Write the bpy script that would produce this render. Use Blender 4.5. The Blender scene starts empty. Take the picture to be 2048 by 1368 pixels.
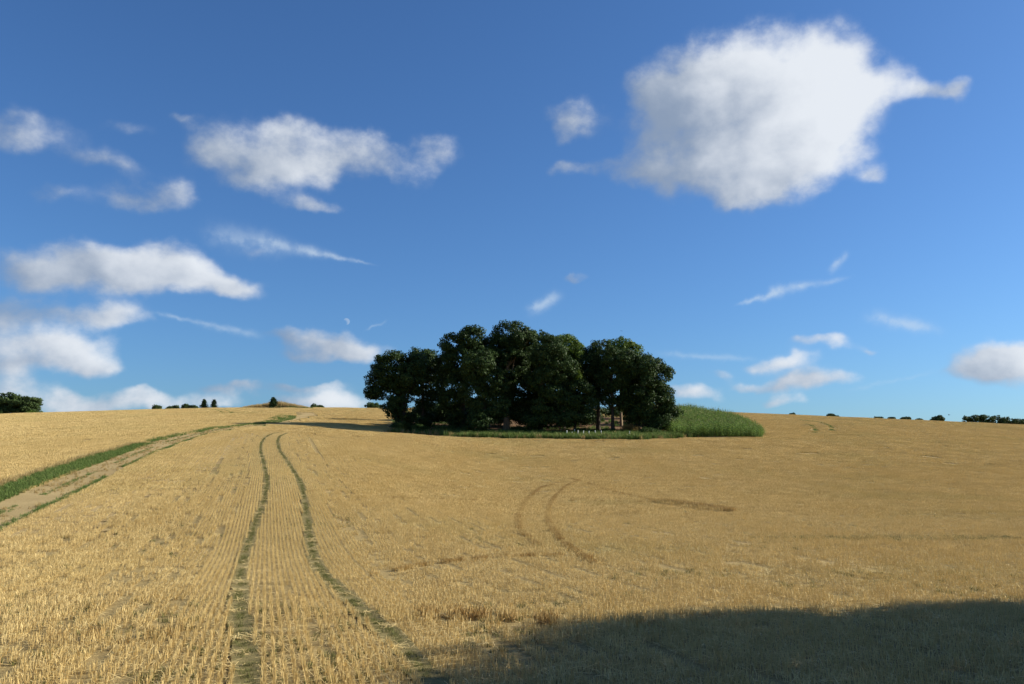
import bpy, math, random
import numpy as np

# ------------------------------------------------------------------ camera, world, sun
SC = bpy.context.scene
COL = SC.collection
F = 1700.0                      # focal length in photo pixels (2048 wide)
CAMZ = 2.6
PITCH = math.atan((930 - 684) / F)
cp, sp = math.cos(PITCH), math.sin(PITCH)
SUN_AZ, SUN_EL = math.radians(80), math.radians(27)
EXPOSURE = 0.98
SUN_STRENGTH = 5.0
SKY_STRENGTH = 0.05

cam_d = bpy.data.cameras.new('camera')
cam = bpy.data.objects.new('camera', cam_d)
COL.objects.link(cam)
cam_d.sensor_width = 36
cam_d.lens = F / 2048 * 36
cam_d.clip_start, cam_d.clip_end = 0.1, 20000
cam.location = (0, 0, CAMZ)
cam.rotation_euler = (math.pi / 2 + PITCH, 0, 0)
SC.camera = cam


def slopes(px, py):
    """pixel of the photograph -> (X/Y, Z/Y) of its ray"""
    x, v = (px - 1024) / F, (684 - py) / F
    fwd = cp - sp * v
    return x / fwd, (sp + cp * v) / fwd


def azel(px, py):
    t, e = slopes(px, py)
    return math.atan2(t, 1), math.atan2(e, math.hypot(t, 1))


SC.view_settings.view_transform = 'Standard'
SC.view_settings.look = 'None'
SC.view_settings.gamma = 1
SC.view_settings.exposure = EXPOSURE
SC.view_settings.use_curve_mapping = False
SC.cycles.max_bounces = 5
SC.cycles.transparent_max_bounces = 8

sun_d = bpy.data.lights.new('sun', 'SUN')
sun_d.energy = SUN_STRENGTH
sun_d.angle = math.radians(0.55)
sun_d.color = (1.0, 0.935, 0.80)
sun = bpy.data.objects.new('sun', sun_d)
COL.objects.link(sun)
sun.rotation_euler = (math.pi / 2 - SUN_EL, 0, math.pi - SUN_AZ)   # the lamp's -Z runs from the sun to the ground

# clouds: (px, py, half width, half height, amount, brightness) read off the photograph as directions in the sky
CLOUDS = [
    (1400, 160, 110, 66, 1, 1), (1550, 135, 150, 78, 1.1, 1.06), (1665, 160, 90, 80, 1, 1.08), (1300, 165, 60, 50, .6, .94),
    (1335, 220, 90, 56, .75, .82), (1480, 240, 190, 110, 1.05, .9), (1620, 260, 110, 85, 1, 1.04), (1570, 340, 125, 66, 1, 1.05),
    (1400, 340, 120, 52, .9, .97), (1295, 335, 70, 40, .75, .88), (1500, 385, 80, 26, .7, .98), (1770, 165, 62, 32, .75, 1.02),
    (1850, 180, 50, 18, .9, .95), (1905, 194, 26, 24, .55, .92), (1880, 186, 32, 14, .6, .93), (1720, 200, 40, 30, .5, 1.0), (1300, 290, 40, 25, .35, .85), (1150, 240, 54, 36, 1.0, .9),
    (1135, 285, 35, 18, .35, .8), (1120, 343, 52, 18, .65, .8), (1180, 335, 40, 16, .35, .75), (1240, 345, 60, 24, .35, .8), (1757, 343, 30, 17, .75, .9),
    (490, 300, 105, 62, .85, .88), (590, 280, 85, 50, .75, .88), (420, 312, 55, 28, .65, .86), (560, 340, 90, 36, .8, .9), (500, 372, 48, 26, .7, .86),
    (710, 300, 80, 44, .85, .95), (790, 335, 72, 40, .8, .95), (878, 300, 52, 40, .75, .94), (660, 335, 70, 30, .6, .9),
    (325, 388, 72, 34, 1.0, .85), (250, 405, 40, 22, .35, .75), (635, 404, 60, 18, .8, .82), (200, 322, 75, 26, .58, .78), (105, 382, 85, 26, .58, .78),
    (60, 248, 95, 34, .58, .82), (20, 275, 60, 24, .5, .8), (255, 258, 52, 20, .45, .78), (375, 243, 32, 14, .45, .78),
    (200, 520, 70, 38, .95, 1.0), (350, 520, 66, 40, 1, 1.04), (270, 530, 100, 34, .95, .98), (120, 540, 110, 32, .85, .9), (420, 562, 90, 30, .9, .9),
    (290, 565, 160, 22, .7, .8), (60, 555, 60, 30, .6, .8), (470, 575, 40, 20, .65, .82), (515, 503, 40, 13, .4, .75),
    (100, 620, 130, 24, .85, .8), (230, 620, 75, 22, .9, .9), (10, 640, 50, 20, .6, .75),
    (50, 690, 125, 40, 1.15, 1.12), (140, 705, 70, 40, 1, 1.04), (200, 735, 45, 22, .7, .84), (60, 733, 110, 15, .6, .76),
    (650, 688, 95, 28, .95, .83), (575, 672, 55, 18, .8, .8), (715, 702, 66, 22, .9, .86), (640, 715, 80, 14, .6, .78),
    (5, 768, 55, 28, .8, .84), (130, 808, 66, 26, 1, 1.0), (215, 806, 52, 18, .75, .88), (320, 803, 80, 20, .85, .93), (425, 806, 55, 18, .75, .95),
    (275, 785, 26, 9, .4, .98), (460, 775, 66, 14, .9, .82), (595, 773, 80, 10, .75, .78), (560, 802, 44, 14, .6, .86), (645, 803, 82, 24, 1.3, 1.1),
    (1995, 722, 66, 36, 1.3, 1.06), (2065, 730, 90, 44, 1.2, 1.0), (1965, 748, 60, 22, .9, .9), (1640, 685, 60, 17, .85, .95), (1570, 726, 66, 17, .95, .96),
    (1640, 762, 80, 20, 1.05, .95), (1580, 772, 60, 12, .8, .9), (1495, 769, 40, 13, .8, .92), (1565, 801, 46, 13, 1.05, 1.0), (1395, 790, 46, 20, 1.15, 1.03),
    (1450, 748, 24, 12, .55, .85), (1740, 698, 30, 10, .5, .85), (1145, 557, 32, 14, 1.0, .82),
]
# cirrus and old trails: (x0, y0, x1, y1, half width at start, at end, amount)
CIRRUS = [
    (420, 468, 560, 492, 24, 22, .34), (520, 482, 660, 510, 17, 9, .42), (620, 505, 735, 526, 7, 3, .42),
    (318, 628, 420, 650, 4, 6, .34), (410, 650, 515, 670, 7, 8, .32), (735, 660, 770, 642, 3, 3, .22),
    (1482, 606, 1560, 586, 4, 9, .5), (1540, 584, 1610, 570, 10, 9, .58), (1600, 574, 1690, 556, 8, 5, .28),
    (1662, 542, 1694, 506, 8, 7, .42), (1060, 622, 1118, 590, 12, 12, .52), (1745, 635, 1870, 657, 15, 11, .5),
    (1330, 708, 1500, 718, 7, 6, .26), (1700, 780, 1860, 745, 4, 4, .12),
]


def build_world():
    w = bpy.data.worlds.new('World')
    SC.world = w
    w.use_nodes = True
    nt = w.node_tree
    nt.nodes.clear()

    def mk(tree, typ, **kw):
        n = tree.nodes.new(typ)
        for k, v in kw.items():
            setattr(n, k, v)
        return n

    def setin(tree, sock, v):
        if isinstance(v, bpy.types.NodeSocket):
            tree.links.new(v, sock)
        elif v is not None:
            sock.default_value = v

    def math_(tree, op, a, b=None, c=None, clamp=False):
        n = mk(tree, 'ShaderNodeMath', operation=op, use_clamp=clamp)
        for i, v in enumerate((a, b, c)):
            if v is not None:
                setin(tree, n.inputs[i], v)
        return n.outputs[0]

    def vec_(tree, op, a, b=None, c=None):
        n = mk(tree, 'ShaderNodeVectorMath', operation=op)
        for i, v in enumerate((a, b, c)):
            if v is not None:
                setin(tree, n.inputs[i], v)
        return n

    def smooth(tree, x, a, b, lo=0.0, hi=1.0):
        n = mk(tree, 'ShaderNodeMapRange', interpolation_type='SMOOTHSTEP')
        setin(tree, n.inputs[0], x)
        n.inputs[1].default_value, n.inputs[2].default_value = a, b
        n.inputs[3].default_value, n.inputs[4].default_value = lo, hi
        return n.outputs[0]

    # ---- density groups: amount, brightness-weighted amount and sunward place of the cloud mass at a direction.
    # The sky in view is cut into tiles so that each ray sums only the clouds near it.
    def density_group(box):
        g = bpy.data.node_groups.new('cloud_density', 'ShaderNodeTree')
        g.interface.new_socket('P', in_out='INPUT', socket_type='NodeSocketVector')
        g.interface.new_socket('S', in_out='OUTPUT', socket_type='NodeSocketVector')
        gi, go = mk(g, 'NodeGroupInput'), mk(g, 'NodeGroupOutput')
        P = gi.outputs[0]
        acc = (0.0, 0.0, 0.0)
        for (px, py, hw, hh, amt, br) in CLOUDS:
            a, e = azel(px, py)
            sa, se = hw / F * .9, hh / F * .9
            if not (box[0] - 2.2 * sa - .03 < a < box[1] + 2.2 * sa + .03 and box[2] - 2.2 * se - .022 < e < box[3] + 2.2 * se + .022):
                continue
            q = vec_(g, 'MULTIPLY_ADD', P, (1 / sa, 1 / se, 0), (-a / sa, -e / se, 0)).outputs[0]
            d2 = vec_(g, 'DOT_PRODUCT', q, q).outputs['Value']
            ex = math_(g, 'POWER', math.exp(-1.0), d2)
            sc = vec_(g, 'SCALE', (amt, amt * br, amt * (.75 * a + .66 * e)))
            g.links.new(ex, sc.inputs['Scale'])
            acc = vec_(g, 'ADD', sc.outputs[0], acc).outputs[0]
        if isinstance(acc, tuple):
            go.inputs[0].default_value = acc
        else:
            g.links.new(acc, go.inputs[0])
        return g

    # ---- cirrus group: thin oblique streaks
    h = bpy.data.node_groups.new('cirrus_density', 'ShaderNodeTree')
    h.interface.new_socket('P', in_out='INPUT', socket_type='NodeSocketVector')
    h.interface.new_socket('D', in_out='OUTPUT', socket_type='NodeSocketFloat')
    hi_, ho = mk(h, 'NodeGroupInput'), mk(h, 'NodeGroupOutput')
    acc = 0.0
    for (x0, y0, x1, y1, w0, w1, amt) in CIRRUS:
        (a0, e0), (a1, e1) = azel(x0, y0), azel(x1, y1)
        L = math.hypot(a1 - a0, e1 - e0)
        ux, uy = (a1 - a0) / L, (e1 - e0) / L
        rel = vec_(h, 'SUBTRACT', hi_.outputs[0], ((a0 + a1) / 2, (e0 + e1) / 2, 0)).outputs[0]
        s = vec_(h, 'DOT_PRODUCT', rel, (ux * 2 / L, uy * 2 / L, 0)).outputs['Value']     # -1..1 along
        wm, wd = (w0 + w1) / 2 / F * .8, (w1 - w0) / 2 / F * .8
        c = vec_(h, 'DOT_PRODUCT', rel, (-uy, ux, 0)).outputs['Value']
        wid = math_(h, 'MAXIMUM', math_(h, 'MULTIPLY_ADD', s, wd, wm), .0008)
        c = math_(h, 'DIVIDE', c, wid)
        r = math_(h, 'MULTIPLY_ADD', c, c, math_(h, 'POWER', math_(h, 'ABSOLUTE', s), 4.0))
        acc = math_(h, 'MULTIPLY_ADD', math_(h, 'POWER', math.exp(-1.0), r), amt, acc)
    h.links.new(acc, ho.inputs[0])

    # ---- main tree
    tc = mk(nt, 'ShaderNodeTexCoord')
    dirv = tc.outputs['Generated']
    sx = mk(nt, 'ShaderNodeSeparateXYZ')
    nt.links.new(dirv, sx.inputs[0])
    X, Y, Z = sx.outputs
    az = math_(nt, 'ARCTAN2', X, Y)
    el = math_(nt, 'ARCSINE', Z)
    pc = mk(nt, 'ShaderNodeCombineXYZ')
    nt.links.new(az, pc.inputs[0]); nt.links.new(el, pc.inputs[1])
    P0 = pc.outputs[0]

    def noise(vec, scale, detail, rough, typ='2D', dist=0.0):
        n = mk(nt, 'ShaderNodeTexNoise', noise_dimensions=typ)
        nt.links.new(vec, n.inputs['Vector'])
        n.inputs['Scale'].default_value = scale
        n.inputs['Detail'].default_value = detail
        n.inputs['Roughness'].default_value = rough
        n.inputs['Distortion'].default_value = dist
        return n
    Pa = vec_(nt, 'MULTIPLY', P0, (1, 1.35, 1)).outputs[0]
    n1 = noise(P0, 14, 3, .5)
    n2 = noise(P0, 55, 4, .55)
    w1 = vec_(nt, 'MULTIPLY', vec_(nt, 'SUBTRACT', n1.outputs['Color'], (.5, .5, .5)).outputs[0], (.05, .034, 0)).outputs[0]
    w2 = vec_(nt, 'MULTIPLY', vec_(nt, 'SUBTRACT', n2.outputs['Color'], (.5, .5, .5)).outputs[0], (.007, .006, 0)).outputs[0]
    Pw = vec_(nt, 'ADD', vec_(nt, 'ADD', P0, w1).outputs[0], w2).outputs[0]
    fb = noise(Pa, 24, 7, .58).outputs['Fac']
    fb2 = noise(Pa, 9, 3, .5).outputs['Fac']
    # generic scattered cumulus over the rest of the sky, away from the field of view
    away = smooth(nt, math_(nt, 'ABSOLUTE', az), .74, 1.0)
    high = smooth(nt, el, .62, .8)
    out = math_(nt, 'MAXIMUM', away, high)
    gc = noise(dirv, 5.5, 4, .58, '3D')
    gen = math_(nt, 'MULTIPLY', smooth(nt, gc.outputs['Fac'], .56, .72), out)
    gen = math_(nt, 'MULTIPLY', gen, smooth(nt, Z, .0, .05))
    K = 1.0 / (SKY_STRENGTH * 2 ** EXPOSURE)
    sky = mk(nt, 'ShaderNodeTexSky', sky_type='NISHITA')
    sky.sun_disc = False
    sky.sun_elevation = SUN_EL
    sky.sun_rotation = SUN_AZ
    sky.altitude = 100
    sky.air_density = 1.0
    sky.dust_density = 0.8
    sky.ozone_density = 3.3
    tint = vec_(nt, 'MULTIPLY', sky.outputs[0], (.645, .985, 1.36))       # daylight white balance of the photograph
    cur = tint.outputs[0]

    # cirrus
    w3 = vec_(nt, 'MULTIPLY', vec_(nt, 'SUBTRACT', n2.outputs['Color'], (.5, .5, .5)).outputs[0], (.010, .008, 0)).outputs[0]
    Pc = vec_(nt, 'ADD', P0, w3).outputs[0]
    ci = mk(nt, 'ShaderNodeGroup'); ci.node_tree = h
    nt.links.new(Pc, ci.inputs[0])
    cia = math_(nt, 'MULTIPLY', ci.outputs[0], smooth(nt, n2.outputs['Fac'], .3, .6, .5, 1.0))

    def mix(a, b, fac):
        m = mk(nt, 'ShaderNodeMix', data_type='RGBA')
        nt.links.new(fac, m.inputs[0])
        nt.links.new(a, m.inputs[6])
        if isinstance(b, tuple):
            m.inputs[7].default_value = b
        else:
            nt.links.new(b, m.inputs[7])
        return m.outputs[2]
    cur = mix(cur, (.62 * K, .74 * K, .86 * K, 1), cia)
    # the pale half moon
    ma, me = azel(693, 643)
    q = vec_(nt, 'SUBTRACT', P0, (ma, me, 0)).outputs[0]
    r = vec_(nt, 'LENGTH', q).outputs['Value']
    disc = smooth(nt, r, .0034, .0042, 1, 0)
    q2 = vec_(nt, 'SUBTRACT', P0, (ma - .0036, me - .0022, 0)).outputs[0]
    r2 = vec_(nt, 'LENGTH', q2).outputs['Value']
    phase = smooth(nt, r2, .003, .006, 0, 1)
    cur = mix(cur, (.55 * K, .66 * K, .80 * K, 1), math_(nt, 'MULTIPLY', math_(nt, 'MULTIPLY', disc, phase), .42))
    cur = mix(cur, (.62 * K, .66 * K, .72 * K, 1), gen)
    fbc, fb2c = math_(nt, 'SUBTRACT', fb, .5), math_(nt, 'SUBTRACT', fb2, .5)

    def background(col):
        bg = mk(nt, 'ShaderNodeBackground')
        nt.links.new(col, bg.inputs[0])
        bg.inputs[1].default_value = SKY_STRENGTH
        return bg.outputs[0]

    def tile(box):
        gn = mk(nt, 'ShaderNodeGroup'); gn.node_tree = density_group(box)
        nt.links.new(Pw, gn.inputs[0])
        sp3 = mk(nt, 'ShaderNodeSeparateXYZ')
        nt.links.new(gn.outputs[0], sp3.inputs[0])
        Da, Ba, Ca = sp3.outputs
        edge = math_(nt, 'MULTIPLY_ADD', fbc, 1.35, Da)
        edge = math_(nt, 'MULTIPLY_ADD', fb2c, .9, edge)
        edge = math_(nt, 'MULTIPLY', edge, smooth(nt, Da, .03, .6))
        alpha = math_(nt, 'MULTIPLY', smooth(nt, edge, .04, 1.45), .95)
        # light and shade of the cloud: the side towards the sun is brighter
        Dm = math_(nt, 'MAXIMUM', Da, .02)
        br = math_(nt, 'DIVIDE', Ba, Dm)
        here = vec_(nt, 'DOT_PRODUCT', Pw, (.75, .66, 0)).outputs['Value']
        lit = math_(nt, 'MULTIPLY', math_(nt, 'SUBTRACT', here, math_(nt, 'DIVIDE', Ca, Dm)), 8.0)
        lit = math_(nt, 'MULTIPLY_ADD', fb2c, .6, lit)
        lit = math_(nt, 'MULTIPLY_ADD', fbc, .3, lit)
        lit = math_(nt, 'MINIMUM', math_(nt, 'MAXIMUM', lit, -.3), .2)
        lumn = smooth(nt, math_(nt, 'ADD', br, lit), .58, 1.25)
        ramp = mk(nt, 'ShaderNodeMix', data_type='RGBA')
        nt.links.new(lumn, ramp.inputs[0])
        ramp.inputs[6].default_value = (.27 * K, .345 * K, .47 * K, 1)
        ramp.inputs[7].default_value = (.83 * K, .87 * K, .92 * K, 1)
        return background(mix(cur, ramp.outputs[2], alpha))

    def either(fac, s0, s1):
        m_ = mk(nt, 'ShaderNodeMixShader')
        nt.links.new(fac, m_.inputs[0]); nt.links.new(s0, m_.inputs[1]); nt.links.new(s1, m_.inputs[2])
        return m_.outputs[0]

    AZ, E0, E1, E2 = .80, -.03, .64, .0
    cuts_a = [-AZ, -.27, 0.0, .27, AZ]
    cuts_e = [E0, azel(1024, 590)[1], azel(1024, 450)[1], E1]
    rows = []
    for i in range(3):
        col_s = None
        for j in reversed(range(4)):
            t_ = tile((cuts_a[j], cuts_a[j + 1], cuts_e[i], cuts_e[i + 1]))
            col_s = t_ if col_s is None else either(math_(nt, 'GREATER_THAN', az, cuts_a[j + 1]), t_, col_s)
        rows.append(col_s)
    inside_s = either(math_(nt, 'GREATER_THAN', el, cuts_e[2]), either(math_(nt, 'GREATER_THAN', el, cuts_e[1]), rows[0], rows[1]), rows[2])
    inv = math_(nt, 'MULTIPLY', math_(nt, 'LESS_THAN', math_(nt, 'ABSOLUTE', az), AZ),
                math_(nt, 'MULTIPLY', math_(nt, 'LESS_THAN', el, E1), math_(nt, 'GREATER_THAN', el, E0)))
    whole = either(inv, background(cur), inside_s)
    wo = mk(nt, 'ShaderNodeOutputWorld')
    nt.links.new(whole, wo.inputs[0])
    w.cycles.sampling_method = 'NONE'


build_world()

# ------------------------------------------------------------------ terrain heights
KY = np.array([0, 10, 25, 41, 60, 80, 100, 112, 120, 128, 150, 180, 215, 250], float)
COLS = {
    -600: (1000, 955, 920, 893, 882, 876, 871, 860, 852, 846, 843),
    0:    (1010, 945, 907, 880, 869, 863, 858, 848, 839, 831, 829),
    300:  (1003, 938, 897, 871, 860, 855, 850, 841, 831, 823, 820),
    550:  (1000, 935, 889, 862, 854, 856, 853, 842, 829, 817, 815),
    700:  (1005, 945, 900, 872, 861, 866, 862, 845, 830, 819, 818),
    800:  (1015, 962, 915, 885, 872, 868, 871, 853, 835, 821, 818),
    1024: (1045, 1000, 955, 915, 899, 889, 880, 860, 840, 823, 818),
    1300: (1045, 1000, 955, 917, 901, 891, 881, 861, 842, 826, 820),
    1530: (1045, 1000, 957, 920, 905, 894, 884, 867, 848, 834, 828),
    2048: (1045, 1001, 961, 932, 918, 910, 903, 888, 869, 856, 850),
    2700: (1045, 1003, 968, 945, 935, 928, 922, 908, 893, 882, 875),
}


def pchip(x, y, xi):
    h = np.diff(x); d = np.diff(y) / h
    m = np.zeros_like(y)
    m[0], m[-1] = d[0], d[-1]
    for i in range(1, len(y) - 1):
        if d[i - 1] * d[i] > 0:
            w1, w2 = 2 * h[i] + h[i - 1], h[i] + 2 * h[i - 1]
            m[i] = (w1 + w2) / (w1 / d[i - 1] + w2 / d[i])
    k = np.clip(np.searchsorted(x, xi) - 1, 0, len(x) - 2)
    s = (xi - x[k]) / h[k]
    return ((1 + 2 * s) * (1 - s) ** 2 * y[k] + s * (1 - s) ** 2 * h[k] * m[k]
            + s * s * (3 - 2 * s) * y[k + 1] + s * s * (s - 1) * h[k] * m[k + 1])


YF = np.concatenate([np.arange(0, 320, 1.0), np.arange(320, 5001, 20.0)])
TF = np.linspace(-.98, 1.0, 200)


def build_table():
    ct, prof = [], []
    for px, pys in COLS.items():
        ct.append((px - 1024) / F / 1.005)
        z = [0.0, 0.0, -.12]
        for Yk, py in zip(KY[3:], pys):
            z.append(CAMZ + Yk * slopes(1024, py)[1])
        z250 = z[-1]
        yk = list(KY) + [300, 400, 600, 1000, 5001]
        z += [z250 + 1.2, z250 - .5, z250 - 8, z250 - 14, z250 - 14]
        prof.append(pchip(np.array(yk, float), np.array(z), YF))
    prof = np.array(prof); ct = np.array(ct)
    out = np.stack([np.interp(TF, ct, prof[:, j]) for j in range(len(YF))], 1)
    k = np.exp(-np.linspace(-2, 2, 13) ** 2); k /= k.sum()
    pad = np.pad(out, ((6, 6), (0, 0)), mode='edge')
    return sum(k[i] * pad[i:i + len(TF)] for i in range(13))


ZT = build_table()


def H(x, y):
    x = np.asarray(x, float); y = np.asarray(y, float)
    t = np.clip(x / np.maximum(y, 12), TF[0], TF[-1])
    yy = np.clip(y, 0, 4999)
    j = np.clip(np.searchsorted(YF, yy, side='right') - 1, 0, len(YF) - 2)
    v = (yy - YF[j]) / (YF[j + 1] - YF[j])
    u = (t - TF[0]) / (TF[1] - TF[0])
    i = np.clip(u.astype(int), 0, len(TF) - 2)
    u = u - i
    z = (ZT[i, j] * (1 - u) + ZT[i + 1, j] * u) * (1 - v) + (ZT[i, j + 1] * (1 - u) + ZT[i + 1, j + 1] * u) * v
    und = .05 * np.sin(x * .35 + 1.3 * np.sin(y * .13)) * np.sin(y * .27 + .6) * np.clip((y - 5) / 40, 0, 1)
    return z + und


YS = np.concatenate([np.arange(5, 60, .1), np.arange(60, 420, .25)])


def ground_px(px, py):
    """first place where the ray through a pixel meets the terrain"""
    t, e = slopes(px, py)
    f = CAMZ + e * YS - H(t * YS, YS)
    k = np.nonzero(f <= 0)[0]
    Yd = YS[k[0]] if len(k) else 250.0
    return np.array([t * Yd, Yd])


def at(px, Yd):
    """ground point under a column of the photograph at a given distance"""
    t = slopes(px, 870)[0]
    return np.array([t * Yd, Yd])


def resample(P, step):
    P = np.asarray(P, float)
    # Catmull-Rom through the points, then even steps
    Q = np.vstack([2 * P[0] - P[1], P, 2 * P[-1] - P[-2]])
    pts = []
    for i in range(1, len(Q) - 2):
        s = np.linspace(0, 1, 24, endpoint=False)[:, None]
        a, b, c, d = Q[i - 1], Q[i], Q[i + 1], Q[i + 2]
        pts.append(.5 * (2 * b + (c - a) * s + (2 * a - 5 * b + 4 * c - d) * s ** 2 + (3 * b - a - 3 * c + d) * s ** 3))
    pts = np.vstack(pts + [Q[-2:-1]])
    L = np.concatenate([[0], np.cumsum(np.linalg.norm(np.diff(pts, axis=0), axis=1))])
    n = max(2, int(L[-1] / step) + 1)
    q = np.linspace(0, L[-1], n)
    return np.stack([np.interp(q, L, pts[:, 0]), np.interp(q, L, pts[:, 1])], 1)


def dist_poly(x, y, P):
    """distance of points to a polyline"""
    best = np.full(x.shape, 1e9)
    for a, b in zip(P[:-1], P[1:]):
        d = b - a
        l2 = max(d @ d, 1e-9)
        s = np.clip(((x - a[0]) * d[0] + (y - a[1]) * d[1]) / l2, 0, 1)
        best = np.minimum(best, np.hypot(x - a[0] - s * d[0], y - a[1] - s * d[1]))
    return best


def inside(x, y, P):
    r = np.zeros(x.shape, bool)
    n = len(P)
    for i in range(n):
        (x0, y0), (x1, y1) = P[i], P[(i + 1) % n]
        c = (y0 > y) != (y1 > y)
        with np.errstate(divide='ignore', invalid='ignore'):
            xx = (x1 - x0) * (y - y0) / (y1 - y0 if y1 != y0 else 1e-9) + x0
        r ^= c & (x < xx)
    return r


def vnoise(x, y, s, seed=0):
    """cheap value noise 0..1"""
    x, y = x / s, y / s
    ix, iy = np.floor(x).astype(int), np.floor(y).astype(int)
    fx, fy = x - ix, y - iy
    fx, fy = fx * fx * (3 - 2 * fx), fy * fy * (3 - 2 * fy)

    def hsh(a, b):
        v = np.sin(a * 127.1 + b * 311.7 + seed * 74.7) * 43758.5453
        return v - np.floor(v)
    return ((hsh(ix, iy) * (1 - fx) + hsh(ix + 1, iy) * fx) * (1 - fy)
            + (hsh(ix, iy + 1) * (1 - fx) + hsh(ix + 1, iy + 1) * fx) * fy)


# ------------------------------------------------------------------ materials
def new_mat(name):
    m = bpy.data.materials.new(name)
    m.use_nodes = True
    nt = m.node_tree
    b = nt.nodes['Principled BSDF']
    b.inputs['Specular IOR Level'].default_value = .2
    b.inputs['Roughness'].default_value = .8
    return m, nt, b


def n_noise(nt, scale, detail=4, rough=.55, vec=None):
    n = nt.nodes.new('ShaderNodeTexNoise')
    n.inputs['Scale'].default_value = scale
    n.inputs['Detail'].default_value = detail
    n.inputs['Roughness'].default_value = rough
    if vec is not None:
        nt.links.new(vec, n.inputs['Vector'])
    return n.outputs['Fac']


def n_ramp(nt, fac, stops):
    r = nt.nodes.new('ShaderNodeValToRGB')
    el = r.color_ramp.elements
    while len(el) < len(stops):
        el.new(.5)
    for e, (p, c) in zip(el, stops):
        e.position = p
        e.color = (*c, 1)
    nt.links.new(fac, r.inputs[0])
    return r.outputs[0]


def n_mix(nt, fac, a, b, blend='MIX'):
    m = nt.nodes.new('ShaderNodeMix')
    m.data_type = 'RGBA'
    m.blend_type = blend
    for s, v in ((m.inputs[0], fac), (m.inputs[6], a), (m.inputs[7], b)):
        if isinstance(v, bpy.types.NodeSocket):
            nt.links.new(v, s)
        elif isinstance(v, tuple):
            s.default_value = (*v, 1)
        else:
            s.default_value = v
    return m.outputs[2]


def geo_pos(nt, scale=None, rot=0.0):
    g = nt.nodes.new('ShaderNodeNewGeometry')
    if scale is None:
        return g.outputs['Position']
    mp = nt.nodes.new('ShaderNodeMapping')
    mp.inputs['Scale'].default_value = scale
    mp.inputs['Rotation'].default_value = (0, 0, rot)
    nt.links.new(g.outputs['Position'], mp.inputs['Vector'])
    return mp.outputs[0]


ROW = math.radians(16)         # drill rows run 16 degrees left of straight ahead


def soil_mat(name, c0, c1, fine=9.0, bump=.5):
    m, nt, b = new_mat(name)
    p = geo_pos(nt)
    col = n_ramp(nt, n_noise(nt, fine, 8, .65, p), [(.3, c0), (.7, c1)])
    big = n_noise(nt, .25, 4, .6, p)
    col = n_mix(nt, n_ramp(nt, big, [(.35, (0, 0, 0)), (.7, (.5, .5, .5))]), col, tuple(v * .72 for v in c0))
    nt.links.new(col, b.inputs['Base Color'])
    bp = nt.nodes.new('ShaderNodeBump')
    bp.inputs['Strength'].default_value = bump
    bp.inputs['Distance'].default_value = .06
    nt.links.new(n_noise(nt, fine * 1.7, 6, .7, p), bp.inputs['Height'])
    nt.links.new(bp.outputs[0], b.inputs['Normal'])
    b.inputs['Roughness'].default_value = .95
    b.inputs['Specular IOR Level'].default_value = .05
    return m


def field_variation(nt):
    """slow colour drift over the harvested field: combine swaths along the rows plus patches"""
    p1 = geo_pos(nt, (.32, .022, .02), -ROW)
    p2 = geo_pos(nt, (.05, .05, .05))
    return n_noise(nt, 1.0, 4, .6, p1), n_noise(nt, 1.0, 5, .6, p2)


def straw_mat(name, c_low, c_high, green=.25):
    m, nt, b = new_mat(name)
    oi = nt.nodes.new('ShaderNodeObjectInfo')
    a = nt.nodes.new('ShaderNodeAttribute'); a.attribute_name = 'tone'
    swath, patch = field_variation(nt)
    mixv = nt.nodes.new('ShaderNodeMath'); mixv.operation = 'MULTIPLY_ADD'
    nt.links.new(oi.outputs['Random'], mixv.inputs[0]); mixv.inputs[1].default_value = .42
    m2 = nt.nodes.new('ShaderNodeMath'); m2.operation = 'MULTIPLY'
    nt.links.new(a.outputs['Fac'], m2.inputs[0]); m2.inputs[1].default_value = .62
    nt.links.new(m2.outputs[0], mixv.inputs[2])
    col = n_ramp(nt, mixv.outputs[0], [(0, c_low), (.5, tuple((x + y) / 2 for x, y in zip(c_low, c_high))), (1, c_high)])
    col = n_mix(nt, n_ramp(nt, swath, [(.36, (0, 0, 0)), (.64, (.75, .75, .75))]), col, (.63, .48, .205), 'MIX')
    col = n_mix(nt, n_ramp(nt, patch, [(.52, (0, 0, 0)), (.75, (green, green, green))]), col, (.26, .26, .07))
    fine = n_noise(nt, 1.1, 3, .6, geo_pos(nt))
    col = n_mix(nt, n_ramp(nt, fine, [(.38, (0, 0, 0)), (.62, (.32, .32, .32))]), col, (.46, .33, .13))
    nt.links.new(col, b.inputs['Base Color'])
    b.inputs['Roughness'].default_value = .6
    b.inputs['Specular IOR Level'].default_value = .25
    tr = nt.nodes.new('ShaderNodeBsdfTranslucent')
    nt.links.new(col, tr.inputs[0])
    mx = nt.nodes.new('ShaderNodeMixShader'); mx.inputs[0].default_value = .15
    nt.links.new(b.outputs[0], mx.inputs[1]); nt.links.new(tr.outputs[0], mx.inputs[2])
    nt.links.new(mx.outputs[0], nt.nodes['Material Output'].inputs[0])
    return m


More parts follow.
